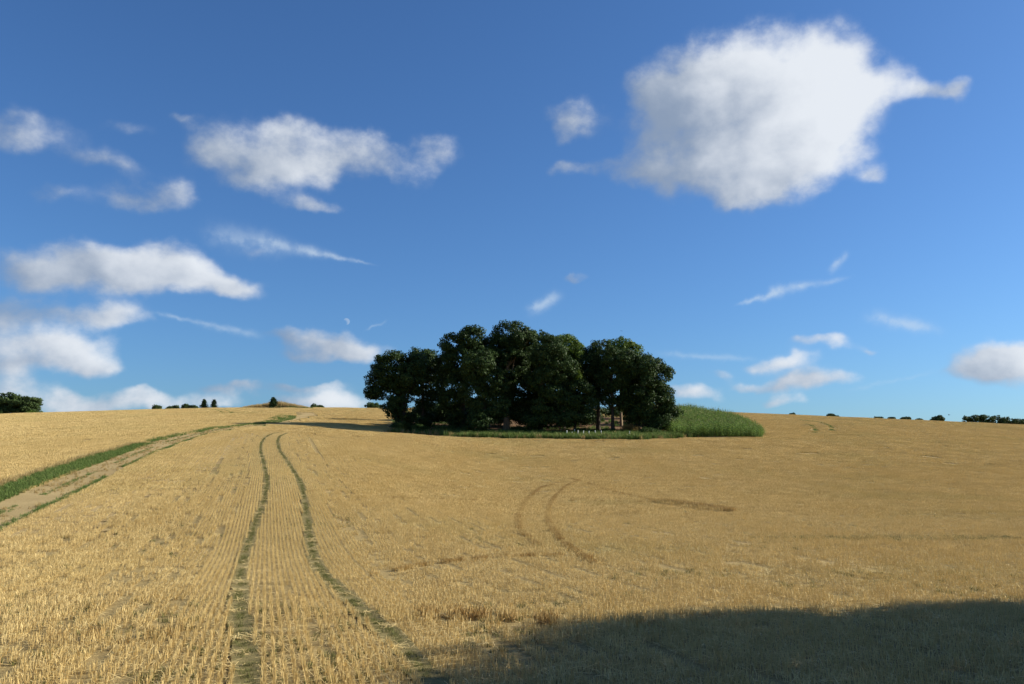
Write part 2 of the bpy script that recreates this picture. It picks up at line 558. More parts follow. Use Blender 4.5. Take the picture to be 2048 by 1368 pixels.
def leaf_mat(name, dark, light, trans=.28, rough=.55, rnd=True, spread=.35):
    m, nt, b = new_mat(name)
    b.inputs['Specular IOR Level'].default_value = .07
    a = nt.nodes.new('ShaderNodeAttribute'); a.attribute_name = 'tone'
    col = n_ramp(nt, a.outputs['Fac'], [(0, dark), (1, light)])
    if rnd:
        oi = nt.nodes.new('ShaderNodeObjectInfo')
        col = n_mix(nt, n_ramp(nt, oi.outputs['Random'], [(0, (0, 0, 0)), (1, (spread, spread, spread))]), col, tuple(v * (.7 if spread < .5 else .45) for v in light))
    nt.links.new(col, b.inputs['Base Color'])
    b.inputs['Roughness'].default_value = rough
    tr = nt.nodes.new('ShaderNodeBsdfTranslucent')
    nt.links.new(col, tr.inputs[0])
    mx = nt.nodes.new('ShaderNodeMixShader'); mx.inputs[0].default_value = trans
    nt.links.new(b.outputs[0], mx.inputs[1]); nt.links.new(tr.outputs[0], mx.inputs[2])
    nt.links.new(mx.outputs[0], nt.nodes['Material Output'].inputs[0])
    return m


def bark_mat(name, c0, c1):
    m, nt, b = new_mat(name)
    p = geo_pos(nt, (6, 6, 1.2))
    nt.links.new(n_ramp(nt, n_noise(nt, 1.0, 6, .65, p), [(.3, c0), (.7, c1)]), b.inputs['Base Color'])
    bp = nt.nodes.new('ShaderNodeBump'); bp.inputs['Strength'].default_value = .7; bp.inputs['Distance'].default_value = .05
    nt.links.new(n_noise(nt, 2.0, 6, .65, p), bp.inputs['Height'])
    nt.links.new(bp.outputs[0], b.inputs['Normal'])
    b.inputs['Roughness'].default_value = .95
    return m


def field_mat():
    m, nt, b = new_mat('stubble_soil')
    p = geo_pos(nt)
    col = n_ramp(nt, n_noise(nt, 14, 8, .7, p), [(.28, (.13, .095, .04)), (.5, (.25, .185, .08)), (.72, (.42, .33, .15))])
    swath, patch = field_variation(nt)
    col = n_mix(nt, n_ramp(nt, swath, [(.35, (0, 0, 0)), (.68, (.5, .5, .5))]), col, (.36, .26, .11))
    col = n_mix(nt, n_ramp(nt, patch, [(.5, (0, 0, 0)), (.75, (.35, .35, .35))]), col, (.16, .17, .045))
    nt.links.new(col, b.inputs['Base Color'])
    bp = nt.nodes.new('ShaderNodeBump')
    bp.inputs['Strength'].default_value = .6; bp.inputs['Distance'].default_value = .08
    nt.links.new(n_noise(nt, 6, 8, .7, p), bp.inputs['Height'])
    nt.links.new(bp.outputs[0], b.inputs['Normal'])
    b.inputs['Roughness'].default_value = .95
    b.inputs['Specular IOR Level'].default_value = .05
    return m


M = {
    'field': field_mat(),
    'straw': straw_mat('straw', (.46, .33, .13), (.83, .672, .33)),
    'tallstraw': straw_mat('tall_straw', (.30, .18, .06), (.52, .36, .14), .1),
    'track': soil_mat('track_soil', (.30, .215, .095), (.46, .35, .17)),
    'wheel': soil_mat('wheel_track_soil', (.15, .125, .052), (.28, .225, .10), 14.0),
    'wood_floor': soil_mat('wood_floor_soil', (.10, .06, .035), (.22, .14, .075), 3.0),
    'red_soil': soil_mat('bare_red_soil', (.24, .13, .065), (.36, .21, .11), 4.0),
    'grass': leaf_mat('grass_blades', (.062, .11, .024), (.17, .23, .065), .3),
    'weed': leaf_mat('weed_leaves', (.075, .09, .026), (.21, .20, .07), .3),
    'dry_grass': leaf_mat('dry_grass_blades', (.26, .18, .07), (.50, .38, .17), .3),
    'maize': leaf_mat('maize_leaves', (.08, .15, .028), (.24, .34, .08), .36, .5, True, .75),
    'tassel': leaf_mat('maize_tassel', (.13, .17, .06), (.24, .25, .10), .2),
    'oak': leaf_mat('oak_leaves', (.018, .036, .011), (.050, .080, .022), .22, .5, False),
    'oak_light': leaf_mat('yellow_or_sunlit_leaves', (.045, .085, .012), (.12, .17, .03), .34, .5, False),  # yellowish foliage; sun on the tree left of the notch is coloured in
    'far_leaf': leaf_mat('distant_leaves', (.03, .055, .02), (.07, .10, .03), .2, .6, False),
    'conifer': leaf_mat('conifer_needles', (.015, .035, .014), (.035, .06, .02), .1, .6, False),
    'bracken': leaf_mat('bracken_fronds', (.16, .10, .03), (.28, .19, .06), .3, .6, False),
    'shrub': leaf_mat('shrub_leaves', (.025, .05, .012), (.07, .11, .03), .25, .55, False),
    'twig': bark_mat('dead_twigs', (.14, .10, .06), (.24, .18, .11)),
    'bark': bark_mat('oak_bark', (.035, .028, .02), (.09, .072, .05)),
    'bark_sunlit': bark_mat('sunlit_tone_bark', (.16, .11, .065), (.30, .22, .13)),  # sunlight on two trunks, put into a paler and warmer bark colour
}
m, nt_, b_ = new_mat('white_plastic'); b_.inputs['Roughness'].default_value = .5
nt_.links.new(n_ramp(nt_, n_noise(nt_, 6, 4, .6, geo_pos(nt_)), [(.3, (.62, .61, .55)), (.7, (.8, .8, .76))]), b_.inputs['Base Color'])
M['plastic'] = m
m, nt_, b_ = new_mat('bird_feathers'); b_.inputs['Roughness'].default_value = .6
nt_.links.new(n_ramp(nt_, n_noise(nt_, 9, 3, .6, geo_pos(nt_)), [(.3, (.012, .012, .014)), (.7, (.04, .04, .045))]), b_.inputs['Base Color'])
M['bird'] = m


# ------------------------------------------------------------------ mesh helpers
def mesh_np(name, V, faces, tone=None, smooth=False):
    """faces: (n,3) or (n,4) int array"""
    me = bpy.data.meshes.new(name)
    V = np.asarray(V, np.float32); faces = np.asarray(faces, np.int32)
    n, k = faces.shape
    me.vertices.add(len(V)); me.vertices.foreach_set('co', V.ravel())
    me.loops.add(n * k); me.loops.foreach_set('vertex_index', faces.ravel())
    me.polygons.add(n); me.polygons.foreach_set('loop_start', np.arange(0, n * k, k, dtype=np.int32))
    me.update(calc_edges=True)
    if tone is not None:
        at_ = me.attributes.new('tone', 'FLOAT', 'POINT')
        at_.data.foreach_set('value', np.asarray(tone, np.float32))
    if smooth:
        me.polygons.foreach_set('use_smooth', np.ones(n, bool))
    me.validate()
    return me


def obj(name, me, mat, parent=None, link=True):
    o = bpy.data.objects.new(name, me)
    if mat is not None and not me.materials:
        me.materials.append(mat)
    if link:
        COL.objects.link(o)
    if parent is not None:
        o.parent = parent
    return o


def tag(o, label=None, cat=None, group=None, kind=None):
    for k, v in (('label', label), ('category', cat), ('group', group), ('kind', kind)):
        if v:
            o[k] = v
    return o


def empty(name, loc):
    o = bpy.data.objects.new(name, None)
    o.empty_display_size = .5
    COL.objects.link(o)
    o.location = loc
    return o


class Geo:
    """collects vertex / face arrays of one face size"""
    def __init__(self):
        self.V, self.Fc, self.T, self.n = [], [], [], 0

    def add(self, V, Fc, tone=.5):
        V = np.asarray(V, float)
        self.V.append(V); self.Fc.append(np.asarray(Fc) + self.n)
        self.T.append(np.broadcast_to(np.asarray(tone, float), (len(V),)))
        self.n += len(V)

    def mesh(self, name, smooth=False):
        return mesh_np(name, np.vstack(self.V), np.vstack(self.Fc), np.concatenate(self.T), smooth)


def tube(geo, pts, radii, sides=7, tone=.5):
    pts = np.asarray(pts, float)
    n = len(pts)
    tang = np.gradient(pts, axis=0)
    tang /= np.linalg.norm(tang, axis=1)[:, None] + 1e-9
    ref = np.where(np.abs(tang[:, 2:3]) > .9, np.array([[1., 0, 0]]), np.array([[0., 0, 1]]))
    a = np.cross(tang, ref); a /= np.linalg.norm(a, axis=1)[:, None] + 1e-9
    b = np.cross(tang, a)
    ang = np.linspace(0, 2 * math.pi, sides, endpoint=False)
    V = (pts[:, None] + np.asarray(radii)[:, None, None] * (np.cos(ang)[None, :, None] * a[:, None] + np.sin(ang)[None, :, None] * b[:, None])).reshape(-1, 3)
    i = np.arange(n - 1)[:, None] * sides; j = np.arange(sides)[None]
    k = (j + 1) % sides
    Fc = np.stack([i + j, i + k, i + sides + k, i + sides + j], -1).reshape(-1, 4)
    geo.add(V, Fc, tone)


def leaf_quads(geo, C, N, size, rng, tone, asp=.62):
    """one pointed leaf spray (a rhombus) per centre"""
    n = len(C)
    nr = N + rng.normal(0, .75, (n, 3))
    nr /= np.linalg.norm(nr, axis=1)[:, None] + 1e-9
    a = np.cross(nr, rng.normal(size=(n, 3)))
    a /= np.linalg.norm(a, axis=1)[:, None] + 1e-9
    b = np.cross(nr, a)
    s = size * rng.uniform(.6, 1.25, n)[:, None]
    off = nr * s * rng.uniform(-.15, .15, (n, 1))
    V = np.stack([C - a * s * .5, C + b * s * asp * .5 + off, C + a * s * .5, C - b * s * asp * .5 + off], 1).reshape(-1, 3)
    Fc = np.arange(n * 4).reshape(-1, 4)
    geo.add(V, Fc, np.repeat(tone, 4))


def sphere_pts(n, rng):
    v = rng.normal(size=(n, 3))
    return v / np.linalg.norm(v, axis=1)[:, None]


def crown_mesh(name, lobes, rng, clump_r=1.0, leaf=.32, per=190, fill=1.0, tone_shift=0.0, hole=0.0):
    """lobes: (cx,cy,cz,rx,ry,rz) ellipsoids in the tree's own space; leaf clumps through their shells"""
    g = Geo()
    for (cx, cy, cz, rx, ry, rz) in lobes:
        r = (rx * ry * rz) ** (1 / 3)
        nc = max(4, int(fill * 4.2 * (r / clump_r) ** 2))
        d = sphere_pts(nc, rng)
        rad = rng.uniform(.55, 1.0, nc) ** .6
        cc = np.array([cx, cy, cz]) + d * rad[:, None] * np.array([rx, ry, rz])
        extra = max(2, nc // 3)           # small outlying sprays that break the outline
        de = sphere_pts(extra, rng)
        cc = np.vstack([cc, np.array([cx, cy, cz]) + de * rng.uniform(.98, 1.16, extra)[:, None] * np.array([rx, ry, rz])])
        d = np.vstack([d, de])
        for k in range(nc + extra):
            if rng.random() < hole:
                continue
            cr = clump_r * (rng.uniform(.55, 1.2) if k < nc else rng.uniform(.3, .55))
            n = int(per * (cr / clump_r) ** 2 * rng.uniform(.8, 1.2))
            q = sphere_pts(n, rng)
            rr = rng.uniform(.25, 1, n) ** .5
            sq = np.array([1.1, 1.1, .75])
            C = cc[k] + q * (rr * cr)[:, None] * sq
            out = q * .9 + d[k] * .6 + np.array([0, 0, .35])
            leaf_quads(g, C, out, leaf, rng, np.clip(rng.uniform(0, 1, n) * .6 + rng.uniform(0, .4) + tone_shift, 0, 1))
    return g.mesh(name)


def trunk_mesh(name, base_r, height, lean, lobes, rng, bark_sides=8, forks=True):
    g = Geo()
    n = 9
    s = np.linspace(0, 1, n)
    wob = rng.normal(0, .12, (n, 2)).cumsum(0) * .5
    pts = np.stack([lean[0] * s ** 1.4 + wob[:, 0] * s, lean[1] * s ** 1.4 + wob[:, 1] * s, s * height - .3], 1)
    rad = base_r * (1 - .62 * s) + base_r * .55 * np.exp(-s * 16)
    tube(g, pts, rad, bark_sides)
    if forks:
        for (cx, cy, cz, rx, ry, rz) in lobes:
            for q in range(2):
                k = rng.integers(3, n - 1)
                p0 = pts[k]
                if p0[2] > cz + rz:
                    k = 3; p0 = pts[3]
                p1 = np.array([cx, cy, cz]) + rng.normal(0, .35, 3) * np.array([rx, ry, rz])
                mid = (p0 + p1) / 2 + np.array([0, 0, .12 * np.linalg.norm(p1 - p0)]) + rng.normal(0, .25, 3)
                tt = np.linspace(0, 1, 6)[:, None]
                bp_ = (1 - tt) ** 2 * p0 + 2 * tt * (1 - tt) * mid + tt ** 2 * p1
                r0 = min(rad[k] * .6, .05 * np.linalg.norm(p1 - p0) + .04)
                tube(g, bp_, r0 * (1 - .8 * tt[:, 0]), 5)
    return g.mesh(name, True)


# ------------------------------------------------------------------ sheets of the setting
def axis(lo, hi, step, far_lo, far_hi, grow=1.25):
    a = list(np.arange(lo, hi + step / 2, step))
    s = step
    while a[-1] < far_hi:
        s *= grow; a.append(a[-1] + s)
    s = step
    while a[0] > far_lo:
        s *= grow; a.insert(0, a[0] - s)
    return np.array(a)


def build_ground():
    xs = axis(-190, 190, 1.0, -5000, 5000)
    ys = axis(-12, 300, .8, -3000, 6000)
    X, Y = np.meshgrid(xs, ys)
    Z = H(X, Y)
    V = np.stack([X, Y, Z], -1).reshape(-1, 3)
    nx, ny = len(xs), len(ys)
    i, j = np.meshgrid(np.arange(nx - 1), np.arange(ny - 1))
    a = (j * nx + i).ravel()
    Fc = np.stack([a, a + 1, a + nx + 1, a + nx], 1)
    o = obj('field', mesh_np('field', V, Fc, None, True), M['field'])
    tag(o, 'rolling harvested field of pale golden stubble rising to the skyline', 'field', kind='structure')
    return o


build_ground()


def strip(name, P, half, mat, lift, label, cat, wob=.15, kind='structure', seed=1, step=.4, cross=5):
    """a sheet draped on the ground along a polyline"""
    rng = np.random.default_rng(seed)
    C = resample(P, step)
    T = np.gradient(C, axis=0); T /= np.linalg.norm(T, axis=1)[:, None] + 1e-9
    Nn = np.stack([-T[:, 1], T[:, 0]], 1)
    n = len(C)
    half = np.broadcast_to(half, (n,)) if np.ndim(half) == 0 else np.interp(np.linspace(0, 1, n), np.linspace(0, 1, len(half)), half)
    wl = half * (1 + wob * rng.normal(size=n)); wr = half * (1 + wob * rng.normal(size=n))
    s = np.linspace(-1, 1, cross)
    rows = [C + Nn * np.where(v < 0, wl * v, wr * v)[:, None] for v in s]
    XY = np.stack(rows, 1).reshape(-1, 2)
    Z = H(XY[:, 0], XY[:, 1]) + lift
    V = np.column_stack([XY, Z])
    i, j = np.meshgrid(np.arange(n - 1), np.arange(cross - 1), indexing='ij')
    a = (i * cross + j).ravel()
    Fc = np.stack([a, a + 1, a + cross + 1, a + cross], 1)
    o = obj(name, mesh_np(name, V, Fc, None, True), mat)
    return tag(o, label, cat, kind=kind)


def px_line(L):
    return np.array([ground_px(*p) for p in L])


# wheel tracks (pixel polylines of the photograph, met with the ground)
TL = px_line([(492, 1367), (487, 1300), (480, 1240), (478, 1180), (490, 1110), (511, 1050), (529, 1000), (534, 960), (527, 925), (521, 904), (522, 889), (529, 877), (543, 869), (566, 864)])
TR = px_line([(858, 1367), (826, 1320), (780, 1270), (739, 1240), (690, 1192), (650, 1155), (629, 1120), (617, 1060), (609, 1000), (600, 965), (582, 935), (572, 920), (560, 904), (555, 885), (559, 874), (574, 867)])
TL = np.vstack([TL[0] + (TL[0] - TL[1]) * 3, TL])
TR = np.vstack([TR[0] + (TR[0] - TR[1]) * 3, TR])
ARC1 = px_line([(1120, 968), (1080, 978), (1052, 1003), (1036, 1035), (1042, 1065), (1075, 1092)])
ARC2 = px_line([(1160, 962), (1130, 976), (1108, 998), (1097, 1022), (1097, 1047), (1125, 1085), (1190, 1130)])
CURVE = px_line([(700, 1165), (760, 1150), (860, 1130), (1000, 1117), (1130, 1112)])
LINE = px_line([(620, 985), (690, 992), (760, 998), (900, 1002), (1080, 1004), (1325, 1007)])
LINE2 = px_line([(1140, 959), (1175, 968), (1212, 981), (1260, 993), (1325, 1006)])
GAP1 = px_line([(-160, 1296), (60, 1286), (250, 1276), (440, 1268)])
GAP2 = px_line([(520, 1262), (620, 1252), (730, 1244)])
GAP3 = px_line([(850, 1237), (960, 1240), (1060, 1246), (1180, 1254), (1330, 1258)])
TUFT = px_line([(1325, 1006), (1370, 1011), (1410, 1018), (1455, 1025)])
TOPT1 = px_line([(408, 819), (428, 820), (440, 823), (446, 827)])
TOPT2 = px_line([(420, 819), (446, 820), (460, 824), (464, 828)])
RT1 = px_line([(1600, 840), (1640, 845), (1660, 852), (1664, 862)])
RT2 = px_line([(1580, 843), (1612, 848), (1630, 856), (1630, 866)])
PATH_U = px_line([(-120, 1052), (0, 1003), (90, 965), (180, 932), (270, 897), (330, 877), (400, 863), (470, 853), (530, 846)])
PATH_L = px_line([(-120, 1115), (0, 1061), (90, 1016), (180, 972), (270, 925), (330, 898), (400, 873), (470, 859), (540, 850)])
PATH_TOP = px_line([(535, 847), (570, 841), (600, 834), (618, 829), (605, 826)])

strip('wheel_track', TL, .2, M['wheel'], .03, 'left weedy tractor wheel track through the stubble', 'wheel track', seed=2)
strip('wheel_track', TR, .21, M['wheel'], .03, 'right weedy tractor wheel track curving through the stubble', 'wheel track', seed=3)
strip('path', (PATH_U + PATH_L) / 2 + 0, .5 * np.linalg.norm(PATH_U - PATH_L, axis=1) + .1, M['track'], .035,
      'bare earth farm track climbing the left side of the field', 'farm track', .06, seed=4, cross=9)
strip('path', PATH_TOP, 1.4, M['track'], .04, 'short pale bend of the farm track just below the crest', 'farm track', .1, seed=5)

# ------------------------------------------------------------------ instancing of what nobody could count
def source(name, me, mat):
    o = bpy.data.objects.new(name, me)
    if not me.materials:
        me.materials.append(mat)
    return o


def scatter(name, pts, rotz, scl, srcs, label, cat, tilt=None, seed=0):
    """ONE object whose geometry nodes set source meshes on its points"""
    rng = np.random.default_rng(seed)
    n = len(pts)
    me = bpy.data.meshes.new(name)
    me.vertices.add(n)
    me.vertices.foreach_set('co', np.asarray(pts, np.float32).ravel())
    rot = np.zeros((n, 3), np.float32)
    if tilt is not None:
        rot[:, :2] = tilt
    rot[:, 2] = rotz
    a = me.attributes.new('rot', 'FLOAT_VECTOR', 'POINT'); a.data.foreach_set('vector', rot.ravel())
    s = np.asarray(scl, np.float32)
    if s.ndim == 1:
        s = np.repeat(s[:, None], 3, 1)
    a = me.attributes.new('scl', 'FLOAT_VECTOR', 'POINT'); a.data.foreach_set('vector', np.ascontiguousarray(s).ravel())
    a = me.attributes.new('idx', 'INT', 'POINT'); a.data.foreach_set('value', rng.integers(0, len(srcs), n).astype(np.int32))
    o = obj(name, me, None)
    tag(o, label, cat, kind='stuff')
    ng = bpy.data.node_groups.new(name, 'GeometryNodeTree')
    ng.interface.new_socket('Geometry', in_out='INPUT', socket_type='NodeSocketGeometry')
    ng.interface.new_socket('Geometry', in_out='OUTPUT', socket_type='NodeSocketGeometry')
    N = ng.nodes.new
    gi, go = N('NodeGroupInput'), N('NodeGroupOutput')
    m2p = N('GeometryNodeMeshToPoints')
    ng.links.new(gi.outputs[0], m2p.inputs['Mesh'])
    g2i = N('GeometryNodeGeometryToInstance')
    for so in reversed(srcs):
        oi = N('GeometryNodeObjectInfo'); oi.inputs['Object'].default_value = so
        oi.inputs['As Instance'].default_value = False
        ng.links.new(oi.outputs['Geometry'], g2i.inputs[0])
    iop = N('GeometryNodeInstanceOnPoints')
    ng.links.new(m2p.outputs[0], iop.inputs['Points'])
    ng.links.new(g2i.outputs[0], iop.inputs['Instance'])
    iop.inputs['Pick Instance'].default_value = True

    def attr(nm, typ):
        a_ = N('GeometryNodeInputNamedAttribute'); a_.data_type = typ
        a_.inputs['Name'].default_value = nm
        return a_.outputs['Attribute']
    ng.links.new(attr('idx', 'INT'), iop.inputs['Instance Index'])
    e2r = N('FunctionNodeEulerToRotation')
    ng.links.new(attr('rot', 'FLOAT_VECTOR'), e2r.inputs[0])
    ng.links.new(e2r.outputs[0], iop.inputs['Rotation'])
    ng.links.new(attr('scl', 'FLOAT_VECTOR'), iop.inputs['Scale'])
    ng.links.new(iop.outputs[0], go.inputs[0])
    md = o.modifiers.new('scatter', 'NODES')
    md.node_group = ng
    return o


def terrain_tilt(x, y, rz):
    """Euler XY that lays a piece turned by rz (about Z, applied last) on the slope"""
    d = .5
    gx = (H(x + d, y) - H(x - d, y)) / (2 * d); gy = (H(x, y + d) - H(x, y - d)) / (2 * d)
    c, s = np.cos(rz), np.sin(rz)
    lx, ly = gx * c + gy * s, -gx * s + gy * c          # slope along the piece's own axes
    return np.stack([np.arctan(ly), -np.arctan(lx)], 1)


def stubble_patch(name, w, l, rows, per_row, h, thick, seed, lying=30, jig=.012, gap=.8):
    """upright cut stalks in drill rows along the patch's own Y, with some straw lying between"""
    rng = np.random.default_rng(seed)
    g = Geo()
    xr = (np.arange(rows) + .5) / rows * w - w / 2
    X = np.repeat(xr, per_row) + rng.normal(0, jig * w / rows / .125 * .5 + jig * .6, rows * per_row)
    Y = rng.uniform(-l / 2, l / 2, rows * per_row)
    rowd = rng.choice([1, 1, .9, .8], rows)
    if rows > 4:
        rowd[1::3] = gap * rng.uniform(.5, 1.8, len(rowd[1::3]))      # every third drill row stands thin
    keep = np.repeat(rowd, per_row) > rng.random(rows * per_row)
    keep |= rng.random(len(X)) < .03
    X, Y = X[keep], Y[keep]
    n = len(X)
    hh = h * rng.uniform(.65, 1.2, n)
    lean = rng.normal(0, .17, (n, 2)) * hh[:, None]
    bent = rng.random(n) < .08
    lean[bent] *= 4
    th = thick * rng.uniform(.7, 1.3, n)
    base = np.stack([X, Y, np.full(n, -.02)], 1)
    top = np.stack([X + lean[:, 0], Y + lean[:, 1], hh], 1)
    tone = np.clip(rng.normal(.55, .25, n), 0, 1)
    for ang0 in (0, math.pi / 2):
        ang = rng.uniform(0, math.pi, n) + ang0
        dx = np.stack([np.cos(ang), np.sin(ang), np.zeros(n)], 1) * (th / 2)[:, None]
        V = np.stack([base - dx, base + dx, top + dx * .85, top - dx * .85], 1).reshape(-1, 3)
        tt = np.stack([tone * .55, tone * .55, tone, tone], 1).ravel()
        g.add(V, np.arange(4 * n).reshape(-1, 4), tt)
    m = lying
    C = np.stack([rng.uniform(-w / 2, w / 2, m), rng.uniform(-l / 2, l / 2, m), rng.uniform(.01, .05, m) + h * .1], 1)
    ang = rng.uniform(0, 2 * math.pi, m)
    L = rng.uniform(.05, .14, m) * (thick / .006) ** .6
    d = np.stack([np.cos(ang), np.sin(ang), rng.normal(0, .2, m)], 1) * L[:, None]
    e = np.stack([-np.sin(ang), np.cos(ang), np.full(m, .3)], 1) * thick * .55
    V = np.stack([C - d - e, C + d - e, C + d + e, C - d + e], 1).reshape(-1, 3)
    g.add(V, np.arange(4 * m).reshape(-1, 4), np.repeat(rng.uniform(.5, 1, m), 4))
    return g.mesh(name)


def scatter_poly(poly, dens, seed):
    rng = np.random.default_rng(seed)
    lo, hi = poly.min(0), poly.max(0)
    n = int(np.prod(hi - lo) * dens)
    x, y = rng.uniform(lo[0], hi[0], n), rng.uniform(lo[1], hi[1], n)
    k = inside(x, y, poly)
    return x[k], y[k]


def along(P, half, dens, seed):
    """random points beside a polyline; dens per metre"""
    rng = np.random.default_rng(seed)
    C = resample(P, .1)
    n = int(len(C) * .1 * dens)
    i = rng.integers(0, len(C), n)
    o = rng.normal(0, half * .55, (n, 2))
    return C[i, 0] + o[:, 0], C[i, 1] + o[:, 1]


# regions of the ground
WOOD = np.array([at(p, d) for p, d in [(772, 133), (850, 131), (1000, 132), (1150, 132), (1300, 132), (1330, 136), (1338, 150), (1325, 180), (1200, 196), (1000, 198), (850, 184), (785, 160)]])
MAIZE = np.array([at(p, d) for p, d in [(1338, 137), (1400, 136), (1460, 136), (1520, 138), (1530, 143), (1526, 152), (1508, 172), (1480, 192), (1432, 212), (1365, 226), (1322, 215), (1338, 180), (1345, 160), (1330, 148)]])
MARGIN = np.vstack([px_line([(775, 864), (800, 866.5), (850, 871), (920, 875), (1000, 877), (1100, 879), (1200, 880), (1280, 880), (1340, 878), (1400, 874.5), (1460, 872), (1515, 868)])])
MARGIN_POLY = np.vstack([MARGIN, np.array([at(p, d) for p, d in [(1522, 138), (1400, 138), (1330, 139), (1200, 140), (1000, 140), (850, 138), (780, 140)]])])
BANK = px_line([(470, 816), (520, 817), (560, 821), (590, 822), (630, 829), (605, 829), (575, 824), (540, 824), (500, 820)])


def stubble_ok(x, y, pad):
    ok = dist_poly(x, y, TL) > .12 + pad
    ok &= dist_poly(x, y, TR) > .13 + pad
    pc = resample((PATH_U + PATH_L) / 2, 2.0)
    pw = np.interp(np.linspace(0, 1, len(pc)), np.linspace(0, 1, len(PATH_U)), .5 * np.linalg.norm(PATH_U - PATH_L, axis=1))
    near = y < 190
    ok &= ~(near & inside(x, y, np.vstack([PATH_U, PATH_L[::-1]])))
    ok &= dist_poly(x, y, PATH_TOP) > 1.4 + pad
    ok &= ~inside(x, y, WOOD) & ~inside(x, y, MAIZE) & ~inside(x, y, MARGIN_POLY) 
    return ok


def lattice(wu, lv, ylo, yhi, tmax, xpad, seed):
    """points on a grid turned to the drill rows, inside the view wedge (plus margin)"""
    c, s = math.cos(ROW), math.sin(ROW)
    R = yhi * 1.6 + 20
    u = np.arange(-R, R, wu); v = np.arange(-R, R, lv)
    U, V_ = np.meshgrid(u, v)
    U, V_ = U.ravel(), V_.ravel()
    x = U * c - V_ * s; y = U * s + V_ * c
    k = (y >= ylo) & (y < yhi) & (np.abs(x) < tmax * np.maximum(y, 0) + xpad)
    return x[k], y[k]


def build_stubble():
    rng = np.random.default_rng(7)
    # near: two rows by half a metre
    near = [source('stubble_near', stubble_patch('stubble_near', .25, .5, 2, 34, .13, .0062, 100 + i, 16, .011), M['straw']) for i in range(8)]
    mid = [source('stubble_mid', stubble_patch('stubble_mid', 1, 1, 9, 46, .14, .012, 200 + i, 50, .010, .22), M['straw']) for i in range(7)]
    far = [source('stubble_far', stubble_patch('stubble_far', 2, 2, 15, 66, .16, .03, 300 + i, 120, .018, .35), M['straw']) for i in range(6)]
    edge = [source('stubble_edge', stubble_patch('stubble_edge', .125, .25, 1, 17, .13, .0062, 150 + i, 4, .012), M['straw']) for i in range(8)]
    specs = [('stubble', edge, .125, .25, 4.5, 108, .68, 5, 'stubble standing close beside the two wheel tracks'),
             ('stubble', near, .25, .5, 4.5, 108, .68, 5, 'pale golden wheat stubble in drill rows in the near field'),
             ('stubble', mid, 1.0, 1.0, 46, 100, .68, 4, 'golden stubble over the middle of the slope'),
             ('stubble', far, 2.0, 2.0, 100, 262, .68, 6, 'distant pale stubble up to the skyline')]
    brown = [source('stubble_brown', stubble_patch('stubble_brown', .4, .4, 3, 22, .2, .012, 350 + i, 5), M['tallstraw']) for i in range(4)]  # brown tufts; along the tyre loops their dark tone stands for shaded gaps
    bx, by, bs = [], [], []
    for A, hw, dn, s0 in ((ARC1, .07, 4.2, .66), (ARC2, .07, 4.2, .66), (LINE, .08, 1.2, .7), (LINE2, .12, 2.0, .85), (TUFT, .28, 10, 1.4), (CURVE, .09, 3.2, .6), (GAP1, .12, 1.6, .8), (GAP3, .12, 2.5, .95)):
        x, y = along(A, hw, dn, int(dn * 10))
        bx.append(x); by.append(y); bs.append(np.full(len(x), s0))
    bx, by, bs = np.concatenate(bx), np.concatenate(by), np.concatenate(bs)
    scatter('brown_stubble', np.column_stack([bx, by, H(bx, by)]), rng.uniform(0, 6.28, len(bx)), bs, brown,
            'lines of brown stubble tufts and darkened tyre marks across the field', 'stubble', None, 77)
    for q, (nm, src, wu, lv, y0, y1, tm, xp, lab) in enumerate(specs):
        x, y = lattice(wu, lv, y0, y1, tm, xp, q)
        ok = stubble_ok(x, y, wu * (.3 if q < 2 else .42))
        dt = np.minimum(dist_poly(x, y, TL), dist_poly(x, y, TR))
        if q == 0:
            ok &= dt < 1.0
        elif q == 1:
            ok &= (dt >= 1.0) & ((y < 46) | (dt < 3.0))
        elif q == 2:
            ok &= dt >= 3.0
        dens = np.ones(len(x))
        for A, hw in ((CURVE, .12), (TOPT1, .5), (TOPT2, .5), (RT1, .5), (RT2, .5)):
            d = dist_poly(x, y, A)
            dens = np.where(d < hw + wu * .3, .45, dens)
        if q == 1:      # broken gaps along single drill rows
            ui = np.round((x * math.cos(ROW) + y * math.sin(ROW)) / wu)
            vi = -x * math.sin(ROW) + y * math.cos(ROW)
            hsh = np.abs(np.sin(ui * 12.9898) * 43758.5453) % 1
            dens = np.where(((ui % 2 == 0) | (hsh < .15)) & (vnoise(vi, ui * 7.3, 2.6, 31) > .5), .45, dens)
        gapd = np.minimum(np.minimum(dist_poly(x, y, GAP1), dist_poly(x, y, GAP2)), dist_poly(x, y, GAP3))
        dens = np.where(gapd < .17, .12, dens)
        dens *= np.where(vnoise(x, y, 1.1, 3) * .6 + vnoise(x, y, .5, 5) * .4 > .82, .4, 1)
        ok &= rng.random(len(x)) < dens * .985
        x, y = x[ok], y[ok]; gapd = gapd[ok]
        n = len(x)
        flip = rng.integers(0, 2, n) * math.pi
        rz = ROW + flip + rng.normal(0, .02, n)
        hz = .66 + .42 * vnoise(x, y, 7, 9) + .25 * (vnoise(x, y, 1.5, 2) - .5)
        hz = np.where((gapd > .17) & (gapd < .75), hz * 1.35, hz)
        hz *= np.where(dist_poly(x, y, TUFT) < .6, 2.1, 1)
        sc = np.stack([np.full(n, 1.0), np.full(n, 1.02), hz], 1)
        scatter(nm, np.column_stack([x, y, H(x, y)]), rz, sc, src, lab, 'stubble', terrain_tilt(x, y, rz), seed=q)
        print('stubble', q, n)


build_stubble()


